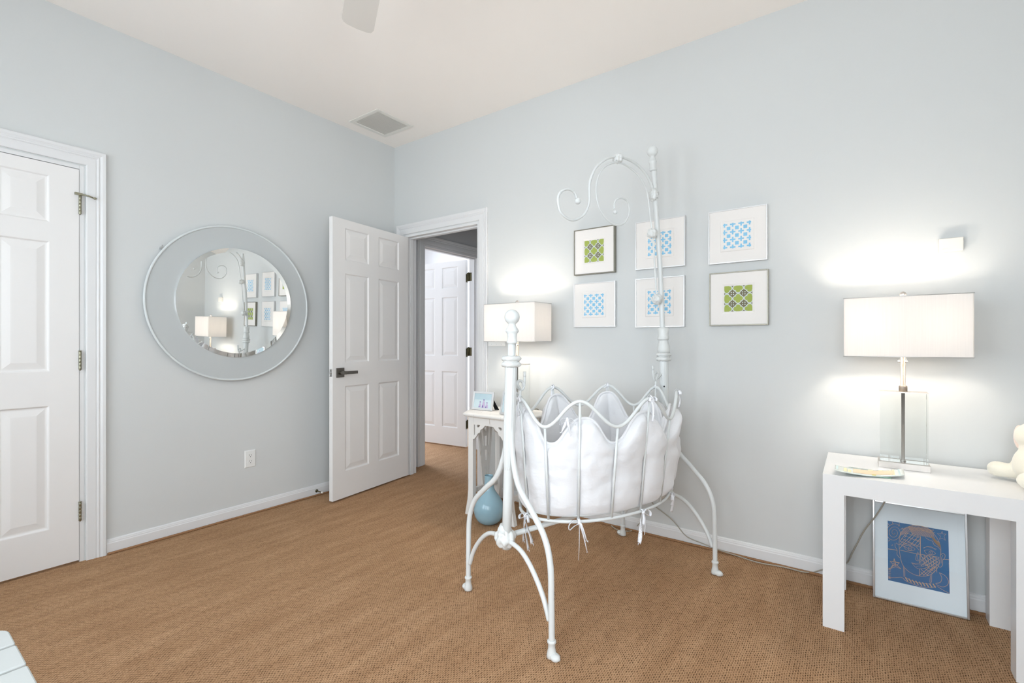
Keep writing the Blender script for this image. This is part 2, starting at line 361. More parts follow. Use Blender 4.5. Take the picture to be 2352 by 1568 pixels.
struct(MB().box((3.1, 0.05, RZ), (-3.5, 3.4, RZ+0.1)).box((-TH, -0.8, RZ), (-3.5, 0.05, RZ+0.1)).build('ceiling_hall', M['hallwall'], origin=(0, 0, 0)))
# closet behind door 1
struct(MB().box((-0.7, D1a-0.1, 0), (-0.68, D1b+0.1, RZ)).build('wall_closet', M['hallwall'], origin=(0, 0, 0)))

def frame_fn(axis, at, sgn):
    """local (along, z, out) -> world; out grows into the room"""
    if axis == 'x': return lambda a, z, d: Vector((at+sgn*d, a, z))
    return lambda a, z, d: Vector((a, at+sgn*d, z))
def sweep_profile(mb, path, prof, fn, mi=0):
    """path: list of (a, z, da, dz) where (da,dz) is the mitred outward direction; prof: (u, v) u outward, v proud"""
    n = len(prof); vs = []
    for a, z, da, dz in path:
        for u, v in prof: vs.append(fn(a+da*u, z+dz*u, v))
    fs = [(i*n+k, i*n+(k+1) % n, (i+1)*n+(k+1) % n, (i+1)*n+k) for i in range(len(path)-1) for k in range(n)]
    fs += [tuple(range(n))[::-1], tuple((len(path)-1)*n+k for k in range(n))]
    mb.add(vs, fs, mi)
CASE = [(0, 0), (0, 0.010), (0.004, 0.012), (0.038, 0.013), (0.042, 0.011), (0.046, 0.015), (0.052, 0.016), (0.055, 0.013), (0.058, 0.014), (0.066, 0.019), (0.078, 0.020), (0.082, 0.017), (0.082, 0)]
def casing(name, fn, a, b, ztop, r=0.006):
    mb = MB(); a -= -r; b -= r; zt = ztop-r
    a2, b2 = a-2*r+0.0, b+2*r
    path = [(a2, 0, -1, 0), (a2, ztop+r, -1, 1), (b2, ztop+r, 1, 1), (b2, 0, 1, 0)]
    sweep_profile(mb, path, CASE, fn); return struct(mb.build(name, M['trim'], origin=(0, 0, 0)))
def jamb(name, axis, at, th, a, b, zt, stop):
    """lining of an opening, with door stop; at = room face, th signed"""
    mb = MB(); t = 0.019
    def bx(a0, a1, z0, z1, d0, d1):
        if axis == 'x': mb.box((at+d0, a0, z0), (at+d1, a1, z1))
        else: mb.box((a0, at+d0, z0), (a1, at+d1, z1))
    e = 0.001 if th > 0 else -0.001
    bx(a, a+t, 0, zt, -e, th+e); bx(b-t, b, 0, zt, -e, th+e); bx(a+t, b-t, zt-t, zt, -e, th+e)
    s0, s1 = stop
    bx(a+t, a+t+0.011, 0, zt-t, s0, s1); bx(b-t-0.011, b-t, 0, zt-t, s0, s1); bx(a+t+0.011, b-t-0.011, zt-t-0.011, zt-t, s0, s1)
    return struct(mb.build(name, M['trim'], origin=(0, 0, 0), bevel=0.0015))
casing('trim_1', frame_fn('x', 0, 1), D1a, D1b, DH); jamb('trim_2', 'x', 0, -TH, D1a, D1b, DH, (-0.040, -0.075))
casing('trim_3', frame_fn('y', 0, -1), D2a, D2b, DH); jamb('trim_4', 'y', 0, TH, D2a, D2b, DH, (0.040, 0.075))
casing('trim_5', frame_fn('x', 0, 1), D3a, D3b, DH); jamb('trim_6', 'x', 0, -TH, D3a, D3b, DH, (-0.035, -0.07))
casing('trim_7', frame_fn('y', TH, 1), D2a, D2b, DH)
BASE = [(0, 0), (0, 0.0135), (0.056, 0.0135), (0.060, 0.011), (0.066, 0.0105), (0.069, 0.0085), (0.074, 0.0075), (0.078, 0.004), (0.079, 0)]
def base(name, fn, a, b):
    mb = MB(); n = len(BASE); vs = [fn(a, z, d) for z, d in BASE]+[fn(b, z, d) for z, d in BASE]
    fs = [(k, (k+1) % n, n+(k+1) % n, n+k) for k in range(n)]+[tuple(range(n)), tuple(range(n, 2*n))[::-1]]
    mb.add(vs, fs); return struct(mb.build(name, M['trim'], origin=(0, 0, 0)))
CO = 0.088
base('baseboard_left', frame_fn('x', 0, 1), D1b+CO, -0.0135); base('baseboard_left_rear', frame_fn('x', 0, 1), RY, D1a-CO)
base('baseboard_right', frame_fn('y', 0, -1), D2b+CO, RX)
base('baseboard_back', frame_fn('y', RY, 1), 0, RX); base('baseboard_far', frame_fn('x', RX, -1), RY, 0)
base('baseboard_hall', frame_fn('y', 1.35, -1), 0, 3.0)
base('baseboard_bedroom', frame_fn('y', 3.2, -1), -3.3, -TH)
# twisted jute edging laid along the skirting
def rope(name, p0, p1):
    p0, p1 = Vector(p0), Vector(p1); n = int((p1-p0).length/0.004); pts = []
    for i in range(n+1):
        p = p0.lerp(p1, i/n); w = noise.noise(p*6)*0.0016; pts.append(p+Vector((w, w, abs(w))))
    mb = MB(); mb.tube(pts, 0.0070, n=12, prof=lambda i, a: 0.86+0.20*abs(math.cos(1.5*(a+i*0.36))))
    return struct(mb.build(name, M['rope'], origin=(0, 0, 0)))
rope('trim_8', (0.0205, D1b+CO+0.004, 0.005), (0.0205, -0.022, 0.005))
rope('trim_9', (D2b+CO+0.004, -0.0205, 0.005), (RX-0.02, -0.0205, 0.005))

# windows (white sash frames with muntins and a glass pane)
def window(name, axis, at, th, c, w, a, b):
    mb = MB(); fr = 0.045; d0, d1 = th*0.45, th*0.8
    def bx(m, u0, u1, z0, z1, e0, e1):
        if axis == 'x': m.box((at+e0, u0, z0), (at+e1, u1, z1))
        else: m.box((u0, at+e0, z0), (u1, at+e1, z1))
    l, r = c-w/2, c+w/2
    bx(mb, l, l+fr, a, b, d0, d1); bx(mb, r-fr, r, a, b, d0, d1); bx(mb, l+fr, r-fr, a, a+fr, d0, d1); bx(mb, l+fr, r-fr, b-fr, b, d0, d1)
    mid = (a+b)/2; bx(mb, l+fr, r-fr, mid-0.025, mid+0.025, d0, d1)
    for q in (1, 2): u = l+w*q/3; bx(mb, u-0.009, u+0.009, a+fr, mid-0.025, d0*1.1, d1*0.9); bx(mb, u-0.009, u+0.009, mid+0.025, b-fr, d0*1.1, d1*0.9)
    o = struct(mb.build(name, M['extwhite'], origin=(0, 0, 0)))
    g = MB(); bx(g, l+fr, r-fr, a+fr, b-fr, th*0.60, th*0.64); g.build('window_pane', M['pane'], o)
    return o
k = 1
for wl, ax, at, th in ((WINS_BACK, 'y', RY, -TH), (WINS_FILL, 'x', RX, TH)):  # the far-wall window and its trim are added for the fill light
    for c, w, a, b in wl:
        window('window_%d' % k, ax, at, th, c, w, a, b)
        fn = frame_fn(ax, at, 1 if ax == 'y' else -1); mb = MB()
        path = [(c-w/2-0.006, a-0.03, -1, 0), (c-w/2-0.006, b+0.006, -1, 1), (c+w/2+0.006, b+0.006, 1, 1), (c+w/2+0.006, a-0.03, 1, 0)]
        sweep_profile(mb, path, CASE, fn)
        A, B = fn(c-w/2-0.11, a-0.03, -0.02), fn(c+w/2+0.11, a, 0.05); mb.box(A, B)
        struct(mb.build('trim_%d' % (k+9), M['trim'], origin=(0, 0, 0))); k += 1
window('window_5', 'x', -3.3, -TH, 1.1, 1.6, 0.75, 2.25)

# ------------------------------------------------------------------ six-panel doors
def panel_door(name, w, h, fn, z0=0.012, t=0.035):
    """fn(u, z, d): u from the hinge, d 0..t through the slab (0 = face one). returns MB"""
    mb = MB(); st = 0.112; mu = 0.100; pw = (w-2*st-mu)/2
    U = [(st, st+pw), (st+pw+mu, w-st)]
    Zs = [(0.192, 0.815), (0.985, 1.640), (1.735, 1.972)]
    Zs = [(a*h/2.032, b*h/2.032) for a, b in Zs]
    us = sorted({0, w, *[x for p in U for x in p]}); zs = sorted({0, h, *[x for p in Zs for x in p]})
    for face in (0, 1):
        def P(u, z, dep): return fn(u, z+z0, dep if face == 0 else t-dep)
        for i in range(len(us)-1):
            for j in range(len(zs)-1):
                a, b, c, d = us[i], us[i+1], zs[j], zs[j+1]
                if (a, b) in U and (c, d) in Zs:
                    rings = [(0, 0), (0.003, 0.001), (0.008, 0.0075), (0.013, 0.0085), (0.017, 0.0082), (0.046, 0.0022), (0.050, 0.0020)]
                    vs = []
                    for ins, dep in rings:
                        vs += [P(a+ins, c+ins, dep), P(b-ins, c+ins, dep), P(b-ins, d-ins, dep), P(a+ins, d-ins, dep)]
                    n = len(rings); fs = [(4*q+k2, 4*q+(k2+1) % 4, 4*q+4+(k2+1) % 4, 4*q+4+k2) for q in range(n-1) for k2 in range(4)]+[(4*n-4, 4*n-3, 4*n-2, 4*n-1)]
                    mb.add(vs, fs)
                else: mb.add([P(a, c, 0), P(b, c, 0), P(b, d, 0), P(a, d, 0)], [(0, 1, 2, 3)])
    for (ua, za, ub, zb) in ((0, 0, w, 0), (w, 0, w, h), (w, h, 0, h), (0, h, 0, 0)):
        mb.add([fn(ua, za+z0, 0), fn(ub, zb+z0, 0), fn(ub, zb+z0, t), fn(ua, za+z0, t)], [(0, 1, 2, 3)])
    return mb
def merge(o):
    bm = bmesh.new(); bm.from_mesh(o.data); bmesh.ops.remove_doubles(bm, verts=bm.verts, dist=2e-5); bmesh.ops.recalc_face_normals(bm, faces=bm.faces); bm.to_mesh(o.data); bm.free(); return o
# door_1: closet door, closed
d1w = 0.689
f1 = lambda u, z, d: Vector((0.004-d, D1b-0.021-u, z))
door1 = struct(merge(panel_door('door_1', d1w, DH-0.019-0.016, f1).build('door_1', M['door'], origin=(0, D1b-0.021, 0))))
for i, zc in enumerate((1.853, 1.045, 0.262)):
    mb = MB(); c = Vector((0.012, D1b-0.0185, zc-0.045)); kr = 0.0062
    for q in range(5): mb.lathe([(kr*0.95, 0.0185*q), (kr, 0.0185*q+0.0006), (kr, 0.0185*q+0.0178), (kr*0.95, 0.0185*q+0.0184)], c, n=14)
    mb.lathe([(0.003, -0.004), (0.004, 0), (0.004, 0.094), (0.0075, 0.095), (0.0075, 0.098), (0.002, 0.100)], c, n=12)
    if i == 0:   # hinge pin stop with its arm
        z = zc+0.058; mb.tube([(0.012, D1b-0.0185, z), (0.022, D1b+0.012, z-0.004), (0.026, D1b+0.030, z-0.010)], [0.0045, 0.004, 0.004], n=10)
        mb.ball((0.027, D1b+0.037, z-0.012), 0.0085, sq=(1, 1, 0.7)); mb.box((0.006, D1b-0.040, z-0.006), (0.018, D1b-0.010, z+0.005))
    mb.build('hinge', M['agednickel'], door1)
# door_2: bedroom door standing open
ang = math.radians(6.7); dd = Vector((math.sin(ang), -math.cos(ang), 0)); nn = Vector((math.cos(ang), math.sin(ang), 0)); piv = Vector((0.1385, -0.004, 0))
d2w = 0.792
f2 = lambda u, z, d: piv+dd*u+nn*(0.036-d)+Vector((0, 0, z))
door2 = struct(merge(panel_door('door_2', d2w, DH-0.019-0.016, f2).build('door_2', M['door'], origin=piv)))
# lever handle
hz_, hu = 0.925, d2w-0.063
mb = MB()
def bxf(m, f, u0, u1, z0, z1, d0, d1, mi=0):
    vs = [f(u, z, d) for d in (d0, d1) for u, z in ((u0, z0), (u1, z0), (u1, z1), (u0, z1))]
    m.add(vs, [(3, 2, 1, 0), (4, 5, 6, 7), (0, 1, 5, 4), (1, 2, 6, 5), (2, 3, 7, 6), (3, 0, 4, 7)], mi)
bxf(mb, f2, hu-0.034, hu+0.034, hz_-0.034, hz_+0.034, 0.0, -0.010)
mb.tube([f2(hu, hz_, -0.009), f2(hu, hz_, -0.030)], 0.013, n=18)
bxf(mb, f2, hu-0.012, hu+0.012, hz_-0.012, hz_+0.012, -0.028, -0.060)
bxf(mb, f2, hu-0.118, hu-0.010, hz_-0.011, hz_+0.011, -0.048, -0.058)
mb.tube([f2(hu-0.022, hz_-0.002, -0.057), f2(hu-0.022, hz_-0.002, -0.0595)], 0.004, n=12)
mb.build('door_handle', M['darknickel'], door2, bevel=0.0012)
mb = MB(); bxf(mb, f2, hu-0.034, hu+0.034, hz_-0.034, hz_+0.034, 0.035, 0.045); bxf(mb, f2, hu-0.012, hu+0.012, hz_-0.012, hz_+0.012, 0.045, 0.085); bxf(mb, f2, hu-0.118, hu-0.010, hz_-0.011, hz_+0.011, 0.073, 0.083)
mb.build('door_handle', M['darknickel'], door2, bevel=0.0012)
mb = MB(); bxf(mb, f2, d2w-0.0005, d2w+0.0012, hz_-0.028, hz_+0.028, 0.006, 0.029)
mb.tube([f2(d2w, hz_, 0.0175), f2(d2w+0.009, hz_, 0.0175)], [0.009, 0.006], n=16)
for q in (-0.02, 0.02): mb.tube([f2(d2w+0.001, hz_+q, 0.0175), f2(d2w+0.0016, hz_+q, 0.0175)], 0.003, n=10, mi=1)
mb.build('latch_plate', [M['silver'], M['hole']], door2)
for zc in (1.853, 1.045, 0.262):
    mb = MB(); c = piv+Vector((-0.003, 0.0, zc-0.045))
    mb.lathe([(0.0055, 0), (0.0062, 0.001), (0.0062, 0.089), (0.0055, 0.09)], c, n=14); bxf(mb, f2, -0.002, 0.0, zc-0.057, zc+0.033, 0.004, 0.034)
    mb.build('hinge', M['bronze'], door2)
# door_3: six-panel door across the hall, swung into its room
a3 = math.radians(5.0); e3 = Vector((-math.cos(a3), -math.sin(a3), 0)); n3 = Vector((-math.sin(a3), math.cos(a3), 0)); piv3 = Vector((-0.150, 1.112, 0))
f3 = lambda u, z, d: piv3+e3*u+n3*d+Vector((0, 0, z))
door3 = struct(merge(panel_door('door_3', 0.762, DH-0.019-0.016, f3).build('door_3', M['door'], origin=piv3)))
for zc in (1.853, 1.045, 0.262):
    mb = MB(); y = D3b-0.019-0.0015
    def leaf(cx, cy, wx, wy): mb.box((cx-wx/2, cy-wy/2, zc-0.045), (cx+wx/2, cy+wy/2, zc+0.045))
    leaf(-0.100, y, 0.034, 0.003)
    mb.lathe([(0.004, -0.003), (0.0065, 0), (0.0065, 0.09), (0.004, 0.096)], (-0.121, y-0.004, zc-0.045), n=14)
    bxf(mb, f3, -0.0025, 0.0, zc-0.057, zc+0.033, 0.001, 0.032)
    mb.box((-0.124, y-0.006, zc-0.045), (-0.146, y-0.003, zc+0.045))
    mb.build('hinge', M['bronze'], door3)

# ------------------------------------------------------------------ wall and ceiling fittings
def annulus(mb, cx, y, z, r0, r1, x0, x1, n=96, mi=0):
    ps = []
    for r, x in ((r0, x0), (r1, x0), (r1, x1), (r0, x1)):
        ps.append([(x, y+r*math.cos(2*PI*k/n), z+r*math.sin(2*PI*k/n)) for k in range(n)])
    vs = [p for ring in ps for p in ring]
    fs = [(q*n+k, q*n+(k+1) % n, ((q+1) % 4)*n+(k+1) % n, ((q+1) % 4)*n+k) for q in range(4) for k in range(n)]
    mb.add(vs, fs, mi, False)
MY, MZ, MX = -1.330, 1.392, 0.030
mir = empty('wall_mirror', (0.0, MY, MZ-0.5), 'large round mirror in a wide frosted white glass surround on the blue wall', 'mirror')
mb = MB(); n = 120
mb.add([(MX-0.004, MY+0.490*math.cos(2*PI*k/n), MZ+0.490*math.sin(2*PI*k/n)) for k in range(n)]+[(MX, MY+0.490*math.cos(2*PI*k/n), MZ+0.490*math.sin(2*PI*k/n)) for k in range(n)],
       [tuple(range(n))[::-1], tuple(range(n, 2*n))]+[(k, (k+1) % n, n+(k+1) % n, n+k) for k in range(n)])
mb.build('glass_surround', M['backglass'], mir)
mb = MB(); mb.tube([(MX-0.002, MY+0.490*math.cos(2*PI*k/n), MZ+0.490*math.sin(2*PI*k/n)) for k in range(n)], 0.0072, n=12, closed=True, up=(1, 0, 0)); mb.build('rim', M['rimpaint'], mir)
# looking glass leans out a touch at the top, with a bevelled edge
RM = 0.350; tl = math.radians(1.2)
yw = math.radians(0.55)
def mp_(r, t, d): return Vector((MX+0.011+d+math.sin(tl)*r*math.sin(t)+math.sin(yw)*r*math.cos(t), MY+0.008+r*math.cos(t), MZ+0.004+r*math.sin(t)*math.cos(tl)))
mb = MB(); vs = [mp_(RM-0.026, 2*PI*k/n, 0.0052) for k in range(n)]; mb.add(vs, [tuple(range(n))])
mb.build('looking_glass', M['mirror'], mir)
mb = MB(); vs = [mp_(RM-0.026, 2*PI*k/n, 0.0052) for k in range(n)]+[mp_(RM, 2*PI*k/n, 0.0030) for k in range(n)]+[mp_(RM, 2*PI*k/n, -0.0105) for k in range(n)]
mb.add(vs[:2*n], [(k, (k+1) % n, n+(k+1) % n, n+k) for k in range(n)], 0, True); mb.add(vs[n:], [(k, (k+1) % n, n+(k+1) % n, n+k) for k in range(n)], 0, True)
mb.build('bevelled_edge', M['mirror'], mir)
mb = MB(); p = Vector((0.018, MY-0.402, MZ+0.297)); mb.box(p-Vector((0.018, 0.008, 0.006)), p+Vector((0.008, 0.006, 0.006))); mb.tube([p+Vector((0.004, 0, 0)), p+Vector((0.006, 0.0, 0.016))], 0.003); mb.build('hanging_clip', M['silver'], mir)
MB().box((0, MY-0.22, MZ-0.05), (MX-0.004, MY+0.22, MZ+0.05)).build('mounting_cleat', M['silver'], mir)

# outlet on the left wall
OY, OZ = -1.229, 0.368
ot = empty('wall_outlet', (0, OY, OZ-0.06), 'white double power outlet low on the blue wall beneath the round mirror', 'outlet')
mb = MB()
pl_ = [(-0.035, -0.057), (0.035, -0.057), (0.035, 0.057), (-0.035, 0.057)]; s_ = 0.9
vs = [(0, OY+u, OZ+v) for u, v in pl_]+[(0.002, OY+u, OZ+v) for u, v in pl_]+[(0.006, OY+u*0.88, OZ+v*0.92) for u, v in pl_]
mb.add(vs, [(k, (k+1) % 4, 4+(k+1) % 4, 4+k) for k in range(4)]+[(4+k, 4+(k+1) % 4, 8+(k+1) % 4, 8+k) for k in range(4)]+[(8, 9, 10, 11), (3, 2, 1, 0)])
mb.build('cover_plate', M['plastic'], ot)
for q in (1, -1):
    mb = MB(); pts = []
    for k in range(20):
        t = 2*PI*k/20; pts.append((max(-0.0165, min(0.0165, 0.021*math.cos(t))), max(-0.0135, min(0.0135, 0.0165*math.sin(t)))))
    mb.prism(pts, lambda u, v, d: (d, OY+u, OZ+q*0.0195+v), 0.005, 0.0082)
    for u, h in ((-0.0065, 0.009), (0.0065, 0.007)): mb.box((0.0083, OY+u-0.0011, OZ+q*0.0195+0.001), (0.0086, OY+u+0.0011, OZ+q*0.0195+0.001+h), 1)
    mb.lathe([(0.0024, 0), (0.0024, 0.0003)], (0.0083, OY, OZ+q*0.0195-0.006), (1, 0, 0), 12, 1)
    mb.build('socket', [M['plastic'], M['hole']], ot)
# three-gang switch plate behind the left lamp
sw = empty('light_switch', (1.133, 0, 1.115), 'white three-toggle light switch plate on wall between doorway and left lamp', 'light switch')
MB().box((1.052, 0, 1.115), (1.214, -0.006, 1.229)).build('cover_plate', M['plastic'], sw, bevel=0.002)
for q in range(3):
    mb = MB(); x = 1.087+0.046*q; mb.box((x-0.005, -0.005, 1.160), (x+0.005, -0.009, 1.184)); mb.add([(x-0.004, -0.008, 1.176), (x+0.004, -0.008, 1.176), (x+0.004, -0.008, 1.166), (x-0.004, -0.008, 1.166), (x-0.003, -0.019, 1.163), (x+0.003, -0.019, 1.163), (x+0.003, -0.018, 1.158), (x-0.003, -0.018, 1.158)], [(0, 1, 5, 4), (1, 2, 6, 5), (2, 3, 7, 6), (3, 0, 4, 7), (4, 5, 6, 7)])
    mb.build('toggle', M['plastic'], sw)
    mb = MB(); mb.lathe([(0.003, 0), (0.003, 0.0015)], (x, -0.006, 1.130), (0, -1, 0), 10); mb.build('screw', M['silver'], sw)
# sensor box
sb = empty('wall_sensor', (3.62, 0, 1.53), 'small cream plastic sensor box on the wall above the right lamp', 'sensor')
MB().box((3.570, 0, 1.532), (3.650, -0.026, 1.590)).build('housing', M['offplastic'], sb, bevel=0.003)
for zq in (1.540, 1.544): MB().box((3.582, -0.0258, zq), (3.600, -0.0268, zq+0.0015)).build('grille_slot', M['offplastic'], sb)
MB().box((3.649, -0.012, 1.574), (3.6508, -0.020, 1.584)).build('test_button', M['hole'], sb)
# door stop on the skirting
ds = empty('door_stop', (0.0135, -0.753, 0.03), 'bronze door stop with cream rubber tip on baseboard behind open door', 'door stop')
mb = MB(); mb.lathe([(0.011, 0), (0.012, 0.002), (0.009, 0.004), (0.004, 0.006), (0.0035, 0.060)], (0.0135, -0.753, 0.036), (1, 0.05, -0.02), 16); mb.build('rod', M['bronze'], ds)
mb = MB(); mb.lathe([(0.004, 0), (0.0068, 0.001), (0.0072, 0.008), (0.005, 0.013), (0.001, 0.014)], (0.0730, -0.750, 0.0348), (1, 0.05, -0.02), 14); mb.build('rubber_tip', M['offplastic'], ds)
# ceiling vent
vt = empty('ceiling_vent', (0.285, -0.37, RZ), 'square white louvred air vent in the ceiling near the corner', 'vent')
x0, x1, y0, y1 = 0.112, 0.458, -0.545, -0.195; t = 0.034; z = RZ
mb = MB(); mb.box((x0, y0, z), (x1, y0+t, z-0.006)); mb.box((x0, y1-t, z), (x1, y1, z-0.006)); mb.box((x0, y0+t, z), (x0+t, y1-t, z-0.006)); mb.box((x1-t, y0+t, z), (x1, y1-t, z-0.006)); mb.build('frame', M['ventmat'], vt, bevel=0.002)
MB().box((x0+t, y0+t, z-0.0003), (x1-t, y1-t, z-0.001)).build('backing', M['ventmat'], vt)
ns = 20
for i in range(ns):
    x = x0+t+(x1-x0-2*t)*(i+0.5)/ns; mb = MB()
    mb.add([(x-0.0066, y0+t, z-0.0036), (x+0.0052, y0+t, z-0.0058), (x+0.0056, y0+t, z-0.0050), (x-0.0062, y0+t, z-0.0028), (x-0.0066, y1-t, z-0.0036), (x+0.0052, y1-t, z-0.0058), (x+0.0056, y1-t, z-0.0050), (x-0.0062, y1-t, z-0.0028)], [(0, 1, 2, 3), (7, 6, 5, 4), (0, 4, 5, 1), (1, 5, 6, 2), (2, 6, 7, 3), (3, 7, 4, 0)])
    mb.build('louvre', M['ventmat'], vt)
# ceiling fan
FC = Vector((2.134, -1.872, 2.45)); FR = 0.625
fan = empty('ceiling_fan', (FC.x, FC.y, RZ), 'white ceiling fan, only its blade tips reaching into the top of view', 'ceiling fan')
mb = MB(); mb.lathe([(0.02, 0), (0.07, -0.002), (0.075, -0.02), (0.05, -0.05), (0.013, -0.06), (0.013, RZ*-1+FC.z+0.07), ], (FC.x, FC.y, RZ)); mb.build('downrod', M['fan'], fan)
mb = MB(); mb.lathe([(0.03, 0.10), (0.08, 0.085), (0.105, 0.05), (0.105, 0.0), (0.08, -0.03), (0.05, -0.05), (0.03, -0.06)], FC); mb.build('motor', M['fan'], fan)
for q in range(4):
    a = math.radians(149.6+90*q); ux = Vector((math.cos(a), math.sin(a), 0)); vy = Vector((-math.sin(a), math.cos(a), 0)); pit = math.radians(10)
    vy2 = vy*math.cos(pit)+Vector((0, 0, math.sin(pit))); out = []
    outl = [(0.16, -0.045), (0.20, -0.055), (0.40, -0.060), (FR-0.03, -0.064), (FR-0.008, -0.056), (FR, -0.040), (FR+0.004, 0), (FR, 0.040), (FR-0.008, 0.056), (FR-0.03, 0.064), (0.40, 0.060), (0.20, 0.055), (0.16, 0.045)]
    mb = MB(); mb.prism(outl, lambda u, v, d: FC+ux*u+vy2*v+Vector((0, 0, d)), -0.004, 0.004); bl = mb.build('blade', M['fan'], fan)
    mb = MB(); mb.prism([(0.08, -0.02), (0.22, -0.035), (0.22, 0.035), (0.08, 0.02)], lambda u, v, d: FC+ux*u+vy2*v+Vector((0, 0, d)), 0.004, 0.010); mb.build('blade_iron', M['fan'], bl)

# ------------------------------------------------------------------ six framed prints
def picture(corn, kind, frame_mat, dep, label, fw=0.006):
    x0, x1, z0, z1 = corn
    root = empty('framed_print', ((x0+x1)/2, 0, z0), label, 'picture', 'framed pattern prints on the wall')
    Y = -dep; fn = lambda u, v, d: Vector((x0+(x1-x0)*u, d, z0+(z1-z0)*v)); w = x1-x0; h = z1-z0
    mb = MB()
    mb.box((x0, -0.002, z0), (x0+fw, Y, z1)); mb.box((x1-fw, -0.002, z0), (x1, Y, z1)); mb.box((x0+fw, -0.002, z0), (x1-fw, Y, z0+fw)); mb.box((x0+fw, -0.002, z1-fw), (x1-fw, Y, z1))
    mb.build('frame', frame_mat, root, bevel=0.001)
    # mat board with a bevelled raised or sunken centre
    a, b = 0.225, 0.775; a2, b2 = 0.245, 0.755
    ym = Y+0.004; yp = ym-0.0035 if kind == 'blue' else ym+0.0005
    mb = MB(); q0 = fw/w; q1 = 1-q0
    ring = lambda lo, hi, y: [fn(lo, lo, y), fn(hi, lo, y), fn(hi, hi, y), fn(lo, hi, y)]
    if kind == 'blue':
        rs = [ring(q0, q1, ym), ring(a-0.012, b+0.012, ym), ring(a-0.012, b+0.012, ym-0.001), ring(a, b, yp)]
    else:
        rs = [ring(q0, q1, ym), ring(a, b, ym), ring(a+0.035, b-0.035, ym+0.0035)]
    vs = [p for r in rs for p in r]; nR = len(rs)
    mb.add(vs, [(4*q+k, 4*q+(k+1) % 4, 4*q+4+(k+1) % 4, 4*q+4+k) for q in range(nR-1) for k in range(4)]+[(4*nR-4, 4*nR-3, 4*nR-2, 4*nR-1)])
    mb.box((x0+fw, -0.003, z0+fw), (x1-fw, -0.004, z1-fw)); mb.build('mat_board', [M['matboard']], root, fixn=False)
    ob = MB()
    lo, hi = (0.262, 0.738)
    if kind == 'blue':
        g = (hi-lo)/3.35; c0 = lo+0.175*g; y = yp-0.0003
        poly = lambda pts: ob.prism(pts, lambda u, v, d: fn(min(hi, max(lo, u)), min(hi, max(lo, v)), d), y, y-0.0003)
        for i in range(4):
            for j in range(4):
                cx_, cy_ = c0+i*g, c0+j*g; A_, T_ = 0.335*g, 0.092*g
                for (ax0, ax1, bz0, bz1) in ((-A_, A_, -T_, T_), (-T_, T_, T_, A_), (-T_, T_, -A_, -T_)):
                    u0, u1 = max(lo, cx_+ax0), min(hi, cx_+ax1); v0, v1 = max(lo, cy_+bz0), min(hi, cy_+bz1)
                    if u1 > u0 and v1 > v0: poly([(u0, v0), (u1, v0), (u1, v1), (u0, v1)])
                if i < 3 and j < 3:
                    s2 = 0.225*g; mx_, my_ = cx_+g/2, cy_+g/2; poly([(mx_-s2, my_-s2), (mx_+s2, my_-s2), (mx_+s2, my_+s2), (mx_-s2, my_+s2)])
        ob.build('pattern', M['blueink'], root)
    else:
        y = ym+0.0033; cl = lambda u: min(hi, max(lo, u)); g = (hi-lo)*0.405
        ob.add([fn(lo, lo, y), fn(hi, lo, y), fn(hi, hi, y), fn(lo, hi, y)], [(0, 1, 2, 3)])
        for lev, (sc, mi) in enumerate(((1.0, 2), (0.82, 1))):
            for i in (-1, 0, 1):
                for j in (-1, 0, 1):
                    pts = []
                    for k in range(64):
                        t_ = 2*PI*k/64; lob = abs(math.cos(2*t_)); r = g*0.5*sc*(0.66+0.36*lob**0.6); pts.append((cl(0.5+i*g+r*math.cos(t_)), cl(0.5+j*g+r*math.sin(t_))))
                    yy = y-0.0003*(lev+1); ob.add([fn(u, v, yy) for u, v in pts], [tuple(range(64))], mi)
        for i in (-1, 0, 1):
            for j in (-1, 0, 1):
                for sx_ in (-1, 1):
                    for sy_ in (-1, 1):
                        for rr_ in (0.27, 0.40):
                            u, v = 0.5+i*g+sx_*rr_*g, 0.5+j*g+sy_*rr_*g
                            if lo+0.008 < u < hi-0.008 and lo+0.008 < v < hi-0.008:
                                ob.add([fn(u+0.011*math.cos(k*PI/4), v+0.011*math.sin(k*PI/4), y-0.0010) for k in range(8)], [tuple(range(8))], 2)
        ob.build('pattern', [M['browning'], M['greenink'], M['whiteink']], root, fixn=False)
    return root
def pc(pts, y):
    P = [survey(x, yy, (0, 1, 0), y) for x, yy in pts]
    return ((P[0].x+P[3].x)/2, (P[1].x+P[2].x)/2, (P[2].z+P[3].z)/2, (P[0].z+P[1].z)/2)
PIX = [
 ([(1318, 527), (1411, 518), (1411, 626), (1318, 631)], 'green', 'champagne', 0.034, 'green and taupe quatrefoil print in pewter frame, upper left beside the left lamp'),
 ([(1459, 511), (1573, 494), (1574, 609), (1459, 621)], 'blue', 'satin_silver', 0.020, 'pale blue square and cross print behind the cradle pole, middle of the top row'),
 ([(1627, 487), (1761, 468), (1764, 595), (1627, 608)], 'blue', 'satin_silver', 0.024, 'pale blue square and cross print at the right end of the top row'),
 ([(1317, 652), (1413, 644), (1413, 750), (1317, 752)], 'blue', 'satin_silver', 0.022, 'pale blue square and cross print at the left end of bottom row, above the cradle'),
 ([(1459, 641), (1572, 631), (1572, 750), (1459, 752)], 'blue', 'satin_silver', 0.020, 'pale blue square and cross print behind the cradle pole, middle of the bottom row'),
 ([(1628, 628), (1764, 617), (1766, 746), (1630, 748)], 'green', 'champagne', 0.024, 'green and taupe quatrefoil print in pewter frame, lower right of the six'),
]
for pts, kd, fm, dep, lab in PIX: picture(pc(pts, -dep), kd, M[fm], dep, lab)

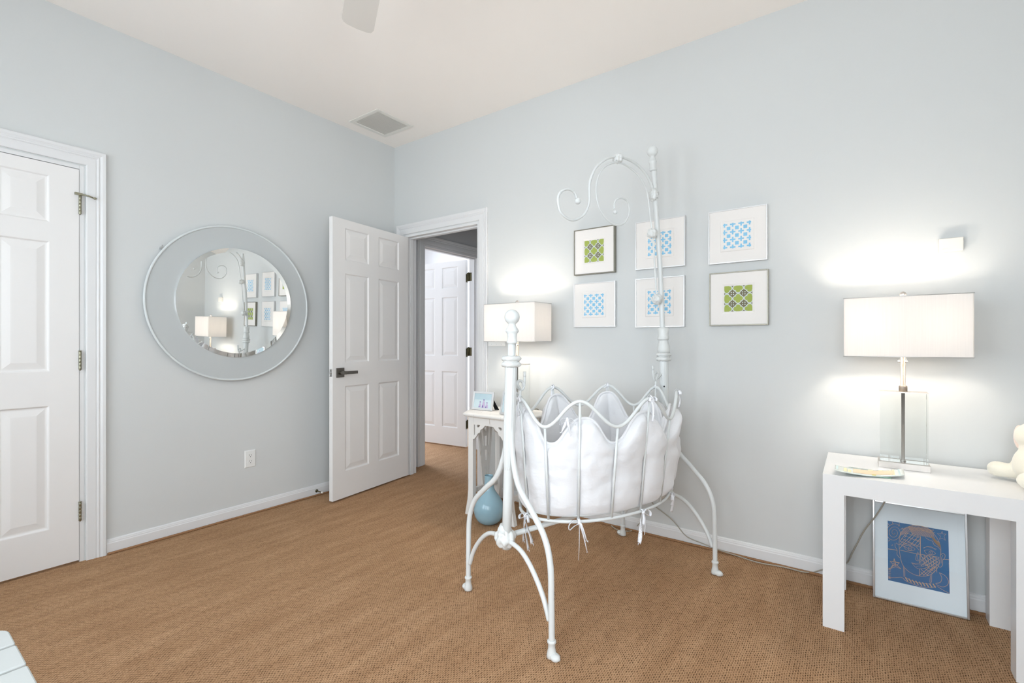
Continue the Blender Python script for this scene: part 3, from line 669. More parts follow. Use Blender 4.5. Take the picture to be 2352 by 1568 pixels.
# ------------------------------------------------------------------ hanging cradle
CA = Vector((2.110, -1.217, 0)); CB = Vector((2.439, -0.210, 0)); CL = (CB-CA).length
EL = (CB-CA).normalized(); ET = Vector((EL.y, -EL.x, 0))
def K(t, l, z): return CA+ET*t+EL*l+Vector((0, 0, z))
cradle = empty('cradle', K(0, CL/2, 0), 'white painted iron hanging cradle with quilted cotton liner and scrolled canopy arm', 'cradle')
LEG_O = [(0.011, 1.045), (0.011, 0.90), (0.016, 0.76), (0.036, 0.66), (0.080, 0.572), (0.165, 0.500), (0.245, 0.425), (0.283, 0.335), (0.290, 0.20), (0.292, 0.05)]
LEG_I = [(0.030, 0.335), (0.10, 0.326), (0.155, 0.297), (0.21, 0.245), (0.25, 0.19), (0.278, 0.13)]
def lean(z): return 0.045*max(0, z-0.1)
def stand(l, nm, back):
    c = (lambda z: -0.010*max(0, z-0.3)) if back else lean
    # post
    mb = MB(); mb.tube([K(c(z), l, z) for z in (0.30, 0.5, 0.7, 0.9, 1.055)], 0.0190, n=20)
    if not back: mb.tube([K(c(z), l, z) for z in (1.04, 1.09, 1.14)], 0.0152, n=20)
    zz_ = [0.62+0.43*i/24 for i in range(25)]; mb.tube([K(c(z), l, z) for z in zz_], [0.0185+0.0058*min(1, (z-0.62)/0.10) for z in zz_], n=72, prof=lambda i, a: 1-0.055*abs(math.cos(7*a))**6)
    mb.build('post', M['iron'], cradle)
    # legs
    for s in (-1, 1):
        mb = MB(); mb.tube(cr([K(c(z)*min(1, max(0, (z-0.3)/0.4))+s*o, l, z) for o, z in LEG_O], 8), 0.0115, n=12)
        mb.tube(cr([K(s*o, l, z) for o, z in LEG_I], 8), 0.0095, n=12)
        leg = mb.build('leg', M['iron'], cradle)
        fx = s*0.292; mb = MB()
        mb.lathe([(0.013, 0.062), (0.0165, 0.058), (0.0165, 0.052), (0.013, 0.048), (0.0135, 0.030), (0.018, 0.012), (0.019, 0.0), (0.010, -0.004)], K(fx, l, 0.006), n=18)
        mb.ball(K(fx+s*0.018, l, 0.013), 0.019, sq=(1.15, 0.95, 0.72), ax=Matrix((ET, EL, (0, 0, 1))).transposed(), bumps=0.12, seed=3)
        mb.build('cast_foot', M['ironcast'], leg)
    # floral hub
    mb = MB(); mb.ball(K(0, l, 0.340), 0.041, n=40, m=24, bumps=0.22, seed=2+l, sq=(1, 1, 1.12))
    mb.lathe([(0.021, 0.055), (0.026, 0.042), (0.034, 0.02)], K(0, l, 0.34), n=18); mb.build('floral_casting', M['ironcast'], cradle)
    # rope collar: two twisted rings
    mb = MB()
    for zc in (1.052, 1.076):
        pts = []
        for k in range(72):
            a = 2*PI*k/72; q = 0.025*(abs(math.cos(a))**4+abs(math.sin(a))**4)**-0.25
            pts.append(K(c(zc)+q*math.cos(a), l+q*math.sin(a), zc))
        mb.tube(pts, 0.0115, n=12, closed=True, up=(0, 0, 1), prof=lambda i, a: 0.93+0.09*math.cos(3*a+i*0.26*PI))
    mb.lathe([(0.030, -0.02), (0.030, 0.02)], K(c(1.064), l, 1.064), n=20); mb.build('rope_collar', M['ironcast'], cradle)
stand(0, 'front', False); stand(CL, 'back', True)
# finial of the front post
mb = MB(); prof = [(0.0155, 1.134), (0.021, 1.138), (0.0222, 1.144), (0.019, 1.153), (0.0190, 1.166), (0.0205, 1.171), (0.0195, 1.174), (0.026, 1.183), (0.0278, 1.187), (0.0235, 1.196), (0.0165, 1.206), (0.0142, 1.213)]
zc = 1.2425; R = 0.0308
for i in range(4, 21): a = PI-PI*i/20*1.0; prof.append((max(R*math.sin(PI*i/20), 0.0003), zc-R*math.cos(PI*i/20)))
mb.lathe(prof, K(lean(1.19), 0, 0), n=32); mb.build('ball_finial', M['iron'], cradle)
# stretcher
mb = MB(); mb.tube([K(0, 0.02, 0.345), K(0, CL-0.02, 0.345)], 0.0112, n=14); mb.build('stretcher', M['iron'], cradle)
# back pole and canopy arm (in the plane that runs down the length of the cradle)
TP = -0.015; PD = ET.dot(CA)+TP
def cp(x, y): return survey(x, y, ET, PD)
mb = MB(); mb.lathe([(0.030, 1.085), (0.033, 1.10), (0.033, 1.115), (0.027, 1.135), (0.024, 1.150), (0.022, 1.160)], K(-0.008, CL, 0), n=24)
mb.lathe([(0.028, 1.155), (0.030, 1.160), (0.030, 1.168), (0.026, 1.175), (0.027, 1.19), (0.031, 1.215), (0.022, 1.222)], K(-0.010, CL, 0), n=24); mb.build('pole_socket', M['ironcast'], cradle)
polepts = [K(-0.010, CL, 1.18), cp(1522, 757), cp(1515, 598), cp(1506.8, 485.6), cp(1501.8, 396), cp(1499.5, 372)]
mb = MB(); mb.tube(cr(polepts, 6), 0.0135, n=16); pole = mb.build('canopy_pole', M['iron'], cradle)
ptop = cp(1499.5, 372); pb = cp(1497.9, 338); ax = (pb-ptop).normalized(); hb = (pb-ptop).length
mb = MB(); prof = [(0.0135, -0.048), (0.0190, -0.045), (0.0198, -0.038), (0.0165, -0.033), (0.0172, -0.014), (0.0182, -0.006), (0.0205, -0.001), (0.0205, 0.004), (0.0160, 0.008), (0.0150, 0.016), (0.0115, 0.024)]
hb = 0.056
for i in range(3, 21): prof.append((max(0.0290*math.sin(PI*i/20), 0.0003), hb-0.0290*math.cos(PI*i/20)))
mb.lathe(prof, ptop, ax, n=28); mb.build('ball_finial', M['iron'], pole)
outer = [(1500, 440), (1496.9, 427.6), (1486, 404), (1472, 386), (1456, 373), (1438.9, 364.6), (1422, 359.5), (1409, 359.7), (1393, 365), (1379, 374.6), (1368, 386), (1361, 399.4), (1355.5, 415), (1353.4, 432.6), (1353.8, 450), (1353.0, 465.7), (1349, 479), (1342.8, 490.6), (1332, 500), (1319.5, 505.3), (1308.5, 504), (1297, 497), (1289, 489), (1284, 478.6), (1281.4, 459.1), (1283.5, 448), (1288, 440.9), (1296, 435.8), (1304.6, 434.4), (1312, 436.4), (1318, 441), (1322, 447), (1324.5, 455)]
inner = [(1508, 686), (1506.5, 650), (1502.5, 590), (1498.5, 535), (1493.6, 498.9), (1487.5, 449), (1480, 425), (1468.7, 406), (1458, 394), (1445.5, 384.5), (1435, 378), (1425.6, 374.6), (1415, 372.5), (1405.7, 374.6), (1393, 380), (1382.5, 389.5), (1374.5, 404), (1370, 422.6), (1369, 440), (1370.5, 457), (1375, 474), (1382.5, 489), (1391, 501), (1402.4, 511), (1412, 516), (1422.3, 517), (1432, 513), (1438.9, 505.5), (1444, 494), (1445.5, 481), (1444, 470), (1440.5, 462), (1434, 457), (1425.6, 455), (1418, 457), (1412.4, 463), (1410.5, 471), (1411, 480)]
def roller(pts, r0, r1):
    P = cr([cp(*p) for p in pts], 4); return P, [r0+(r1-r0)*i/(len(P)-1) for i in range(len(P))]
P, rr = roller(outer, 0.0068, 0.0055); mb = MB(); mb.tube(P, rr, n=12); mb.ball(cp(1326.8, 461.7), 0.0150, n=20, m=14); mb.build('canopy_arm', M['iron'], cradle)
P, rr = roller(inner, 0.0046, 0.0042); mb = MB(); mb.tube(P, rr, n=10); mb.ball(cp(1413, 487.3), 0.0105, n=18, m=12); mb.build('inner_scroll', M['iron'], cradle)
for i, (x, y, r, sz) in enumerate([(1501, 447, 0.024, 1.5), (1419, 364, 0.024, 1.0), (1498, 536, 0.026, 1.05), (1509, 687, 0.026, 1.1)]):
    mb = MB(); mb.ball(cp(x, y), r, n=36, m=20, bumps=0.28, seed=5+i, sq=(1, 1, sz)); mb.build('floral_casting', M['ironcast'], cradle)
# ---- basket
BC, Ba, Bb = 0.530, 0.452, 0.312
def rim(p, extra=0.0): return K(-(-1)*(Bb+extra)*math.sin(p), BC+(Ba+extra)*math.cos(p), 0.852+0.053*math.cos(8*p))
def low(p, a=0.425, b=0.250, z=0.405, c=0.545): return K(b*math.sin(p), c+a*math.cos(p), z)
NP = 256
mb = MB(); mb.tube([rim(2*PI*i/NP) for i in range(NP)], 0.0072, n=12, closed=True, up=(0, 0, 1)); rimo = mb.build('basket_rim', M['iron'], cradle)
mb = MB(); mb.tube([low(2*PI*i/128) for i in range(128)], 0.0070, n=12, closed=True, up=(0, 0, 1)); mb.build('bottom_ring', M['iron'], cradle)
mb = MB(); mb.tube([low(2*PI*i/128, 0.408, 0.232, 0.424) for i in range(128)], 0.0050, n=10, closed=True, up=(0, 0, 1)); mb.build('support_ring', M['iron'], cradle)
for k in range(16):
    p = 2*PI*k/16; a, b = rim(p), low(p); mb = MB(); mb.tube([a, a.lerp(b, 0.5), b], 0.0052, n=10); mb.build('bar', M['iron'], cradle)
mb = MB()
for q in (-0.18, 0, 0.18): mb.tube([K(-0.22*math.sqrt(1-(q/0.41)**2), 0.545+q, 0.421), K(0.22*math.sqrt(1-(q/0.41)**2), 0.545+q, 0.421)], 0.005, n=8)
mb.build('base_rails', M['iron'], cradle)
# hanging eyes and hooks at both ends
for l, s, c in ((0.0, 1, lean(0.93)), (CL, -1, -0.006)):
    e = rim(PI if l == 0 else 0.0)
    mb = MB(); mb.tube(cr([e, e+Vector((0, 0, 0.02)), Vector((e.x, e.y, 0.945))-EL*s*0.002, Vector((e.x, e.y, 0.965))-EL*s*0.014, Vector((e.x, e.y, 0.980))-EL*s*0.006, Vector((e.x, e.y, 0.974))+EL*s*0.012, Vector((e.x, e.y, 0.958))+EL*s*0.016], 6), 0.0058, n=10); mb.build('hanging_eye', M['iron'], cradle)
    h = K(c, l+s*0.022, 0.985); q = Vector((e.x, e.y, 0.966))
    mb = MB(); mb.tube(cr([K(c, l+s*0.012, 1.00), h+Vector((0, 0, -0.012)), q+Vector((0, 0, -0.024)), q+EL*s*0.018+Vector((0, 0, -0.018)), q+EL*s*0.024+Vector((0, 0, 0.012)), q+EL*s*0.024+Vector((0, 0, 0.03))], 6), 0.0050, n=10)
    mb.lathe([(0.006, 0), (0.006, 0.024)], q+EL*s*0.024+Vector((0, 0, 0.028)), n=10); mb.build('hook', M['iron'], cradle)
# small dark hole in the back post
mb = MB(); mb.lathe([(0.0042, 0), (0.0042, 0.002)], K(0.010, CL-0.0185, 0.905), (-EL+ET*0.3), n=12); mb.build('bolt_hole', M['hole'], cradle)
# ---- quilted liner
PEAK = {0: 0.845, 1: 0.842, 2: 0.842, 3: 0.832, 4: 0.862, 5: 0.865, 6: 0.868, 7: 0.870}
def liner_top(p):
    p = p+0.05*math.exp(-((p-3*PI/4)/0.4)**2)
    k = (p/(PI/4)) % 8; i = int(round(k)) % 8; pk = PEAK[i]; w = 0.5+0.5*math.cos(8*p); sm = w**0.8; sm = 0.65*sm*sm*(3-2*sm)+0.35*w; return 0.722+(pk-0.722)*sm
def basket_at(p, z):
    t = (z-0.405)/(0.852-0.405); t = max(0, min(1, t)); a = 0.425+(Ba-0.425)*t; b = 0.250+(Bb-0.250)*t; c = 0.545+(BC-0.545)*t; return a, b, c
NU, NV = 384, 44
vs = []
def liner_pt(p, v, layer):
    zt = liner_top(p); z0 = 0.418; z = z0+(zt-z0)*v; a, b, c = basket_at(p, z)
    seg = abs(math.sin(8*p)); puff = seg**0.42
    ks = int(p/(PI/8)); nz = noise.noise(Vector((math.cos(p)*3, math.sin(p)*3, z*9)))*0.012+noise.noise(Vector((math.cos(p)*9, math.sin(p)*9, z*26)))*0.0045
    edge = min(1, (v*7)**0.5) if v < 1/7 else (1 if v < 0.93 else max(0.0, 1-((v-0.93)/0.07)**2*0.9))
    tuft = 1-0.16*math.exp(-((z-0.60+0.07*math.sin(ks*2.3))/0.03)**2); fold = 1-0.30*math.exp(-((z-0.66-0.03*math.sin(ks*1.7))/0.022)**2)*max(0, math.cos(p-0.3))**2; topin = max(0, (v-0.82)/0.18)**2*0.016; amp_k = fold; amp = 0.016+0.034*max(0, math.cos(p-0.50))**2
    if layer == 0: off = -0.012+(amp*amp_k*puff*tuft+nz)*edge-0.010*(1-edge)-topin
    else: off = -0.030-(0.016*puff+nz*0.8)*edge+0.006*(1-edge)
    side = math.sin(p)
    return K((b+off)*math.sin(p), c+(a+off)*math.cos(p), z)
mb = MB(); 
for layer in (0, 1):
    for j in range(NV+1):
        for i in range(NU): vs.append(liner_pt(2*PI*i/NU, j/NV, layer))
fs = []; LN = NU*(NV+1)
for layer in (0, 1):
    for j in range(NV):
        for i in range(NU):
            a = layer*LN+j*NU+i; b = layer*LN+j*NU+(i+1) % NU; fs.append((a, b, b+NU, a+NU) if layer == 0 else (b, a, a+NU, b+NU))
for i in range(NU):
    a, b = NV*NU+i, NV*NU+(i+1) % NU; fs.append((a, b, LN+b, LN+a)); a, b = i, (i+1) % NU; fs.append((b, a, LN+a, LN+b))
mb.add(vs, fs, 0, True); liner = mb.build('quilted_liner', M['cotton'], cradle)
mb = MB(); pts = []
for i in range(256): p = 2*PI*i/256; pts.append((liner_pt(p, 1, 0)+liner_pt(p, 1, 1))/2+Vector((0, 0, 0.001)))
mb.tube(pts, 0.0060, n=8, closed=True, up=(0, 0, 1)); mb.build('piping', M['cotton'], liner)
# mattress
mb = MB(); nn_ = 96; rings = [(0.97, 0.428), (1.0, 0.440), (1.0, 0.480), (0.97, 0.494), (0.8, 0.500), (0.4, 0.503)]; vs = []
for s_, z in rings:
    for i in range(nn_): p = 2*PI*i/nn_; vs.append(K(0.205*s_*math.sin(p), 0.545+0.375*s_*math.cos(p), z))
fs = [(q*nn_+i, q*nn_+(i+1) % nn_, (q+1)*nn_+(i+1) % nn_, (q+1)*nn_+i) for q in range(len(rings)-1) for i in range(nn_)]+[tuple(range((len(rings)-1)*nn_, len(rings)*nn_)), tuple(range(nn_))[::-1]]
mb.add(vs, fs, 0, True); mb.build('mattress', M['cotton'], cradle)
# ---- ribbons
def bow(p, z, size, tails, loops=True, tilt=0.0, out=0.016, w=0.012, base=None):
    """tied ribbon at angle p round the basket"""
    a, b, c = basket_at(p, z); rad = (ET*math.sin(p)*a+EL*math.cos(p)*b).normalized(); tan = Vector((0, 0, 1)).cross(rad)
    o = base if base is not None else K(b*math.sin(p), c+a*math.cos(p), z); o = o+rad*out; Z = Vector((0, 0, 1)); mb = MB()
    mb.ball(o, 0.0075, n=12, m=8, sq=(1, 1, 0.8))
    mb.strip([o-rad*out*2+Z*0.004, o-rad*out*1.2+Z*0.014, o-rad*0.002+Z*0.010, o+rad*0.002], w*0.8, lambda i: tan)
    if loops:
        for s in loops if isinstance(loops, tuple) else (-1, 1):
            L_ = size; pts = cr([o, o+tan*s*L_*0.5+Z*L_*0.30, o+tan*s*L_-Z*L_*0.10+rad*0.006, o+tan*s*L_*0.95-Z*L_*0.55+rad*0.004, o+tan*s*L_*0.45-Z*L_*0.28-rad*0.003, o-Z*0.002], 5)
            mb.strip(pts, lambda t: w*(0.6+0.5*math.sin(PI*t)), lambda i: rad+Z*0.25)
    for tx, tz, tw in tails:
        n_ = 12; pts = [o+tan*tx*(i/n_)**0.9+Z*(-tz*i/n_)+rad*(0.006*math.sin(3.1*i/n_+tx*40)) for i in range(n_+1)]
        mb.strip(pts, lambda t: tw, lambda i: tan*math.cos(i*0.12)+rad*math.sin(i*0.12+tx*20))
        e_ = pts[-1]; 
        for q in (-1, 1): mb.add([e_-tan*tw/2*q, e_, e_-tan*tw/2*q-Z*tw*0.6, e_-tan*tw/2*q-rad*0.0006, e_-rad*0.0006, e_-tan*tw/2*q-Z*tw*0.6-rad*0.0006], [(0, 1, 2), (5, 4, 3), (0, 3, 4, 1), (1, 4, 5, 2), (2, 5, 3, 0)])
    return mb.build('ribbon_bow', M['satin'], cradle)
d45 = PI/4
bow(3*d45, 0.405, 0.044, [(-0.004, 0.150, 0.0022), (0.034, 0.122, 0.0060), (0.030, 0.075, 0.016)], loops=(-1,), w=0.015)
bow(2*d45, 0.405, 0.038, [(-0.034, 0.120, 0.0170), (0.010, 0.100, 0.0030), (-0.004, 0.05, 0.013)], loops=(1,), w=0.013)
bow(1*d45, 0.402, 0.030, [(0.018, 0.085, 0.012), (0.006, 0.05, 0.014)], loops=(-1, 1), w=0.013); bow(0.5*d45, 0.408, 0.022, [(0.010, 0.05, 0.008)], loops=(-1, 1))
bow(4*d45, 0.405, 0.030, [(0.018, 0.135, 0.014), (0.040, 0.10, 0.018), (-0.006, 0.105, 0.016)], loops=(-1, 1))
for k, sz, tl_ in ((3.45, 0.030, [(-0.024, 0.045, 0.010), (0.012, 0.060, 0.010)]),):
    bow(k*d45-0.22, 0.828, sz, tl_, loops=(-1, 1), out=0.004)
for k, tl_ in ((1, [(0.006, 0.075, 0.008), (-0.010, 0.06, 0.008)]), (2, [(0.006, 0.10, 0.008), (0.020, 0.07, 0.008)]), (4, [(0.006, 0.07, 0.009), (0.016, 0.06, 0.008)]), (5, [(0.01, 0.075, 0.012)]), (6, [(0.012, 0.080, 0.014), (-0.002, 0.09, 0.007)]), (7, [(0.010, 0.080, 0.014), (-0.01, 0.05, 0.010)]), (0, [(0.01, 0.07, 0.009)])):
    bow(k*d45, 0.905, 0.020, tl_, loops=(1, -1) if k in (1, 2) else (1,), base=rim(k*d45), out=0.010 if k not in (6, 7, 5) else -0.006)

# ------------------------------------------------------------------ flat cut-outs with holes (carved wood)
def cutout(loops):
    cu = bpy.data.curves.new('tmp', 'CURVE'); cu.dimensions = '2D'; cu.fill_mode = 'BOTH'; cu.extrude = 0.5
    for lp in loops:
        sp = cu.splines.new('POLY'); sp.points.add(len(lp)-1); sp.use_cyclic_u = True
        for i, (u, v) in enumerate(lp): sp.points[i].co = (u, v, 0, 1)
    o = bpy.data.objects.new('tmp', cu); COL.objects.link(o); dg = bpy.context.evaluated_depsgraph_get(); dg.update()
    me = bpy.data.meshes.new_from_object(o.evaluated_get(dg)); vs = [v.co.copy() for v in me.vertices]; fs = [tuple(p.vertices) for p in me.polygons]
    bpy.data.objects.remove(o, do_unlink=True); bpy.data.curves.remove(cu); bpy.data.meshes.remove(me); return vs, fs
def ell(cx, cy, rx, ry, n=20, rot=0): return [(cx+rx*math.cos(2*PI*k/n)*math.cos(rot)-ry*math.sin(2*PI*k/n)*math.sin(rot), cy+rx*math.cos(2*PI*k/n)*math.sin(rot)+ry*math.sin(2*PI*k/n)*math.cos(rot)) for k in range(n)]

# ------------------------------------------------------------------ carved side table
TX0, TX1, TYF, TYB, TZ = 1.190, 1.540, -0.390, -0.065, 0.680
st_ = empty('side_table', ((TX0+TX1)/2, (TYF+TYB)/2, 0), 'distressed white carved side table with pierced aprons, between doorway and cradle', 'table')
cxm = (TX0+TX1)/2; cym = (TYF+TYB)/2
def topout(e):
    P = [(-0.203-e, -0.190-e), (0.203+e, -0.190-e), (0.268+e, -0.06), (0.268+e, 0.06), (0.203+e, 0.195+e*0.3), (-0.203-e, 0.195+e*0.3), (-0.268-e, 0.06), (-0.268-e, -0.06)]
    q = []
    for i in range(8):
        a, b, c = Vector(P[i-1]), Vector(P[i]), Vector(P[(i+1) % 8]); r = 0.028
        s0 = b+(a-b).normalized()*r; s1 = b+(c-b).normalized()*r
        for t in (0, 0.25, 0.5, 0.75, 1): q.append(tuple((1-t)**2*s0+2*t*(1-t)*b+t*t*s1))
    return q
mb = MB(); prof = [(-0.014, 0.652), (-0.006, 0.655), (0.0, 0.662), (0.001, 0.669), (-0.002, 0.674), (-0.012, 0.6765), (-0.020, 0.680)]
rings = [[(cxm+x, cym+y, z) for x, y in topout(e)] for e, z in prof]; n_ = len(rings[0])
mb.add([p for r in rings for p in r], [(q*n_+i, q*n_+(i+1) % n_, (q+1)*n_+(i+1) % n_, (q+1)*n_+i) for q in range(len(rings)-1) for i in range(n_)]+[tuple(range(n_))[::-1], tuple(range((len(rings)-1)*n_, len(rings)*n_))])
mb.build('tabletop', M['distress'], st_)
for sx in (0, 1):
    for sy in (0, 1):
        lp = [(0, 0.652), (0, 0.17), (-0.007, 0.10), (-0.027, 0.0), (0.016, 0.0), (0.033, 0.06), (0.041, 0.13), (0.041, 0.652)]
        mb = MB(); y0 = TYF if sy == 0 else TYB; dy = 0.034 if sy == 0 else -0.034
        mb.prism([(TX0+u, v) if sx == 0 else (TX1-u, v) for u, v in lp], lambda u, v, d: (u, d, v), y0, y0+dy); mb.build('leg', M['distress'], st_, bevel=0.002)
W_ = TX1-TX0
arch = [(0.041, 0.505), (0.052, 0.508), (0.066, 0.524), (0.083, 0.548), (0.098, 0.553), (0.104, 0.572), (0.125, 0.585), (0.142, 0.603)]
def apron(W2):
    ar = arch; lp = [(0.040, 0.652)]+[(u, v) for u, v in ar]+[(W2-u, v) for u, v in reversed(ar)]+[(W2-0.040, 0.652)]
    holes = []
    for m_ in (0, 1):
        f = (lambda u: u) if m_ == 0 else (lambda u: W2-u)
        holes.append([(f(u), v) for u, v in ((0.048, 0.602), (0.058, 0.602), (0.058, 0.545), (0.053, 0.535), (0.048, 0.530))])
        holes.append([(f(u), v) for u, v in ((0.072, 0.598), (0.080, 0.604), (0.098, 0.604), (0.100, 0.600), (0.092, 0.590), (0.082, 0.585), (0.074, 0.588))])
    return [lp]+holes
vs, fs = cutout(apron(W_))
for y in (TYF+0.010, TYB-0.010):
    MB().add([(TX0+v.x, y+v.z*0.014, v.y) for v in vs], fs).build('apron', M['distress'], st_)
D_ = TYB-TYF
def side_ap():
    a2 = [(u*0.86, v) for u, v in arch]; lp = [(0.033, 0.652), (0.034, 0.505)]+a2[1:]+[(D_-u, v) for u, v in reversed(a2[1:])]+[(D_-0.034, 0.505), (D_-0.033, 0.652)]; return [lp]
vs2, fs2 = cutout(side_ap())
for x in (TX0+0.014, TX1-0.014): MB().add([(x+v.z*0.014, TYF+v.x, v.y) for v in vs2], fs2).build('apron', M['distress'], st_)
# tapered pierced splats in both sides
c_ = D_/2
lp = [(c_-0.078, 0.640), (c_+0.078, 0.640), (c_+0.074, 0.55), (c_+0.030, 0.17), (c_-0.030, 0.17), (c_-0.074, 0.55)]
hl = [[(c_-0.012, 0.50), (c_+0.012, 0.50), (c_+0.010, 0.43), (c_-0.010, 0.43)], [(c_-0.010, 0.405), (c_+0.010, 0.405), (c_+0.007, 0.33), (c_-0.007, 0.33)], [(c_-0.052, 0.60), (c_-0.032, 0.60), (c_-0.024, 0.44), (c_-0.034, 0.42)], [(c_+0.052, 0.60), (c_+0.032, 0.60), (c_+0.024, 0.44), (c_+0.034, 0.42)], [(c_-0.010, 0.60), (c_+0.010, 0.60), (c_+0.012, 0.545), (c_, 0.53), (c_-0.012, 0.545)], [(c_-0.016, 0.29), (c_-0.008, 0.29), (c_-0.008, 0.21), (c_-0.013, 0.21)], [(c_+0.016, 0.29), (c_+0.008, 0.29), (c_+0.008, 0.21), (c_+0.013, 0.21)]]
vs3, fs3 = cutout([lp]+hl)
for x in (TX0+0.014, TX1-0.014):
    MB().add([(x+v.z*0.012, TYF+v.x, v.y) for v in vs3], fs3).build('pierced_splat', M['distress'], st_)
    MB().box((x-0.010, TYF+0.033, 0.140), (x+0.010, TYB-0.033, 0.172)).build('stretcher', M['distress'], st_, bevel=0.002)

# ------------------------------------------------------------------ vase
mb = MB(); VC = (1.395, -0.425, 0)
prof = [(0.03, 0.0), (0.050, 0.004), (0.072, 0.020), (0.089, 0.048), (0.0955, 0.080), (0.0955, 0.100), (0.088, 0.130), (0.072, 0.160), (0.052, 0.188), (0.037, 0.212), (0.0305, 0.235), (0.0285, 0.265), (0.0270, 0.300), (0.0262, 0.303), (0.0245, 0.300), (0.0255, 0.26), (0.027, 0.235), (0.0005, 0.20)]
pp = cr([(r, h, 0) for r, h in prof[:13]], 4); prof2 = [(p.x, p.y) for p in pp]+prof[13:]
mb.lathe(prof2, VC, n=56); tag(mb.build('floor_vase', M['vase'], origin=VC), 'glossy pale blue bottle vase standing on the carpet under side table', 'vase')

# ------------------------------------------------------------------ photo frames
def photo_frame(o, ux, w, h, tilt, label, seed):
    ux = Vector(ux).normalized(); nrm = Vector((ux.y, -ux.x, 0)); up = (Vector((0, 0, 1))*math.cos(tilt)-nrm*math.sin(tilt)).normalized(); out = up.cross(ux)*-1 if False else ux.cross(up)
    if out.dot(nrm) < 0: out = -out
    root = empty('photo_frame', o, label, 'photo frame', 'photo frames on the side table'); o = Vector(o)
    f = lambda u, v, d: o+ux*u+up*v+out*d
    b = 0.014; mb = MB()
    for (u0, u1, v0, v1) in ((0, b, 0, h), (w-b, w, 0, h), (b, w-b, 0, b), (b, w-b, h-b, h)): bxf(mb, f, u0, u1, v0, v1, 0, 0.012)
    mb.build('frame', M['satin_silver'], root, bevel=0.001)
    mb = MB(); fu = lambda u, v, d=0.006: f(b+u*(w-2*b), b+v*(h-2*b), d)
    mb.add([fu(0, 0), fu(1, 0), fu(1, 0.58), fu(0, 0.58)], [(0, 1, 2, 3)], 0); mb.add([fu(0, 0.58), fu(1, 0.58), fu(1, 1), fu(0, 1)], [(0, 1, 2, 3)], 1)
    rnd = random.Random(seed)
    for cx, hh, sc in ((0.36, 0.44, 0.8), (0.56, 0.60, 1.0), (0.75, 0.42, 0.85)):
        bw = 0.085*sc; y = 0.03
        mb.add([fu(cx-bw*1.1, y, 0.0064), fu(cx+bw*1.1, y, 0.0064), fu(cx+bw*0.9, hh*0.45, 0.0064), fu(cx+bw*0.6, hh-0.14, 0.0064), fu(cx-bw*0.6, hh-0.14, 0.0064), fu(cx-bw*0.9, hh*0.45, 0.0064)], [tuple(range(6))], 2)
        mb.add([fu(cx-bw*1.0, y, 0.0066), fu(cx-bw*0.2, y, 0.0066), fu(cx-bw*0.3, hh*0.35, 0.0066), fu(cx-bw*0.8, hh*0.3, 0.0066)], [(0, 1, 2, 3)], 3)
        mb.add([fu(cx+0.042*math.cos(k*PI/6), hh-0.07+0.062*math.sin(k*PI/6), 0.0066) for k in range(12)], [tuple(range(12))], 2)
        mb.add([fu(cx+0.045*math.cos(k*PI/6), hh-0.04+0.045*abs(math.sin(k*PI/6)), 0.0068) for k in range(7)], [tuple(range(7))], 3)
    mb.build('photograph', [mat('photo_sand', srgb(206, 222, 226), 0.35), mat('photo_sky', srgb(176, 204, 214), 0.45, col2=srgb(198, 216, 222), vscale=30), mat('photo_figures', srgb(196, 180, 208), 0.4), mat('photo_dark_purple', srgb(110, 92, 160), 0.4)], root, fixn=False)  # last colour: darker purple patches printed on the figures
    mb = MB(); bxf(mb, f, 0.002, w-0.002, 0.002, h-0.002, -0.002, 0.0); mb.build('backing', M['black'], root)
    mb = MB(); a0 = f(w*0.84, h*0.72, -0.002); a1 = o+ux*w*0.92-nrm*(h*0.55)+Vector((0, 0, 0.0)); s_ = ux*0.018
    mb.add([a0-s_*0.6, a0+s_*0.6, a1+s_, a1-s_, a0-s_*0.6-nrm*0.003, a0+s_*0.6-nrm*0.003, a1+s_-nrm*0.003, a1-s_-nrm*0.003], [(0, 1, 2, 3), (7, 6, 5, 4), (0, 4, 5, 1), (1, 5, 6, 2), (2, 6, 7, 3), (3, 7, 4, 0)]); mb.build('easel_back', M['black'], root)
photo_frame((1.128, -0.275, TZ+0.001), (1, 0.06, 0), 0.172, 0.125, 0.20, 'pale landscape photo frame of three people on beach, at left of side table', 1)
photo_frame((1.420, -0.335, TZ+0.001), (1, -0.25, 0), 0.155, 0.150, 0.20, 'pale photo frame half hidden behind the front post of the cradle', 2)

# ------------------------------------------------------------------ console table
con = empty('console_table', (3.478, -0.267, 0), 'plain square white lacquered table with thick legs under the right lamp', 'table')
X0, X1, Y0, Y1, H = 3.170, 3.787, -0.500, -0.034, 0.6135
MB().box((X0, Y0, 0.5385), (X1, Y1, H)).build('tabletop', M['lacquer'], con)
for a, b in ((X0, Y0), (X1-0.0715, Y0), (X0, Y1-0.0715), (X1-0.0715, Y1-0.0715)):
    MB().box((a, b, 0.0), (a+0.0715, b+0.0715, 0.5385)).build('leg', M['lacquer'], con)

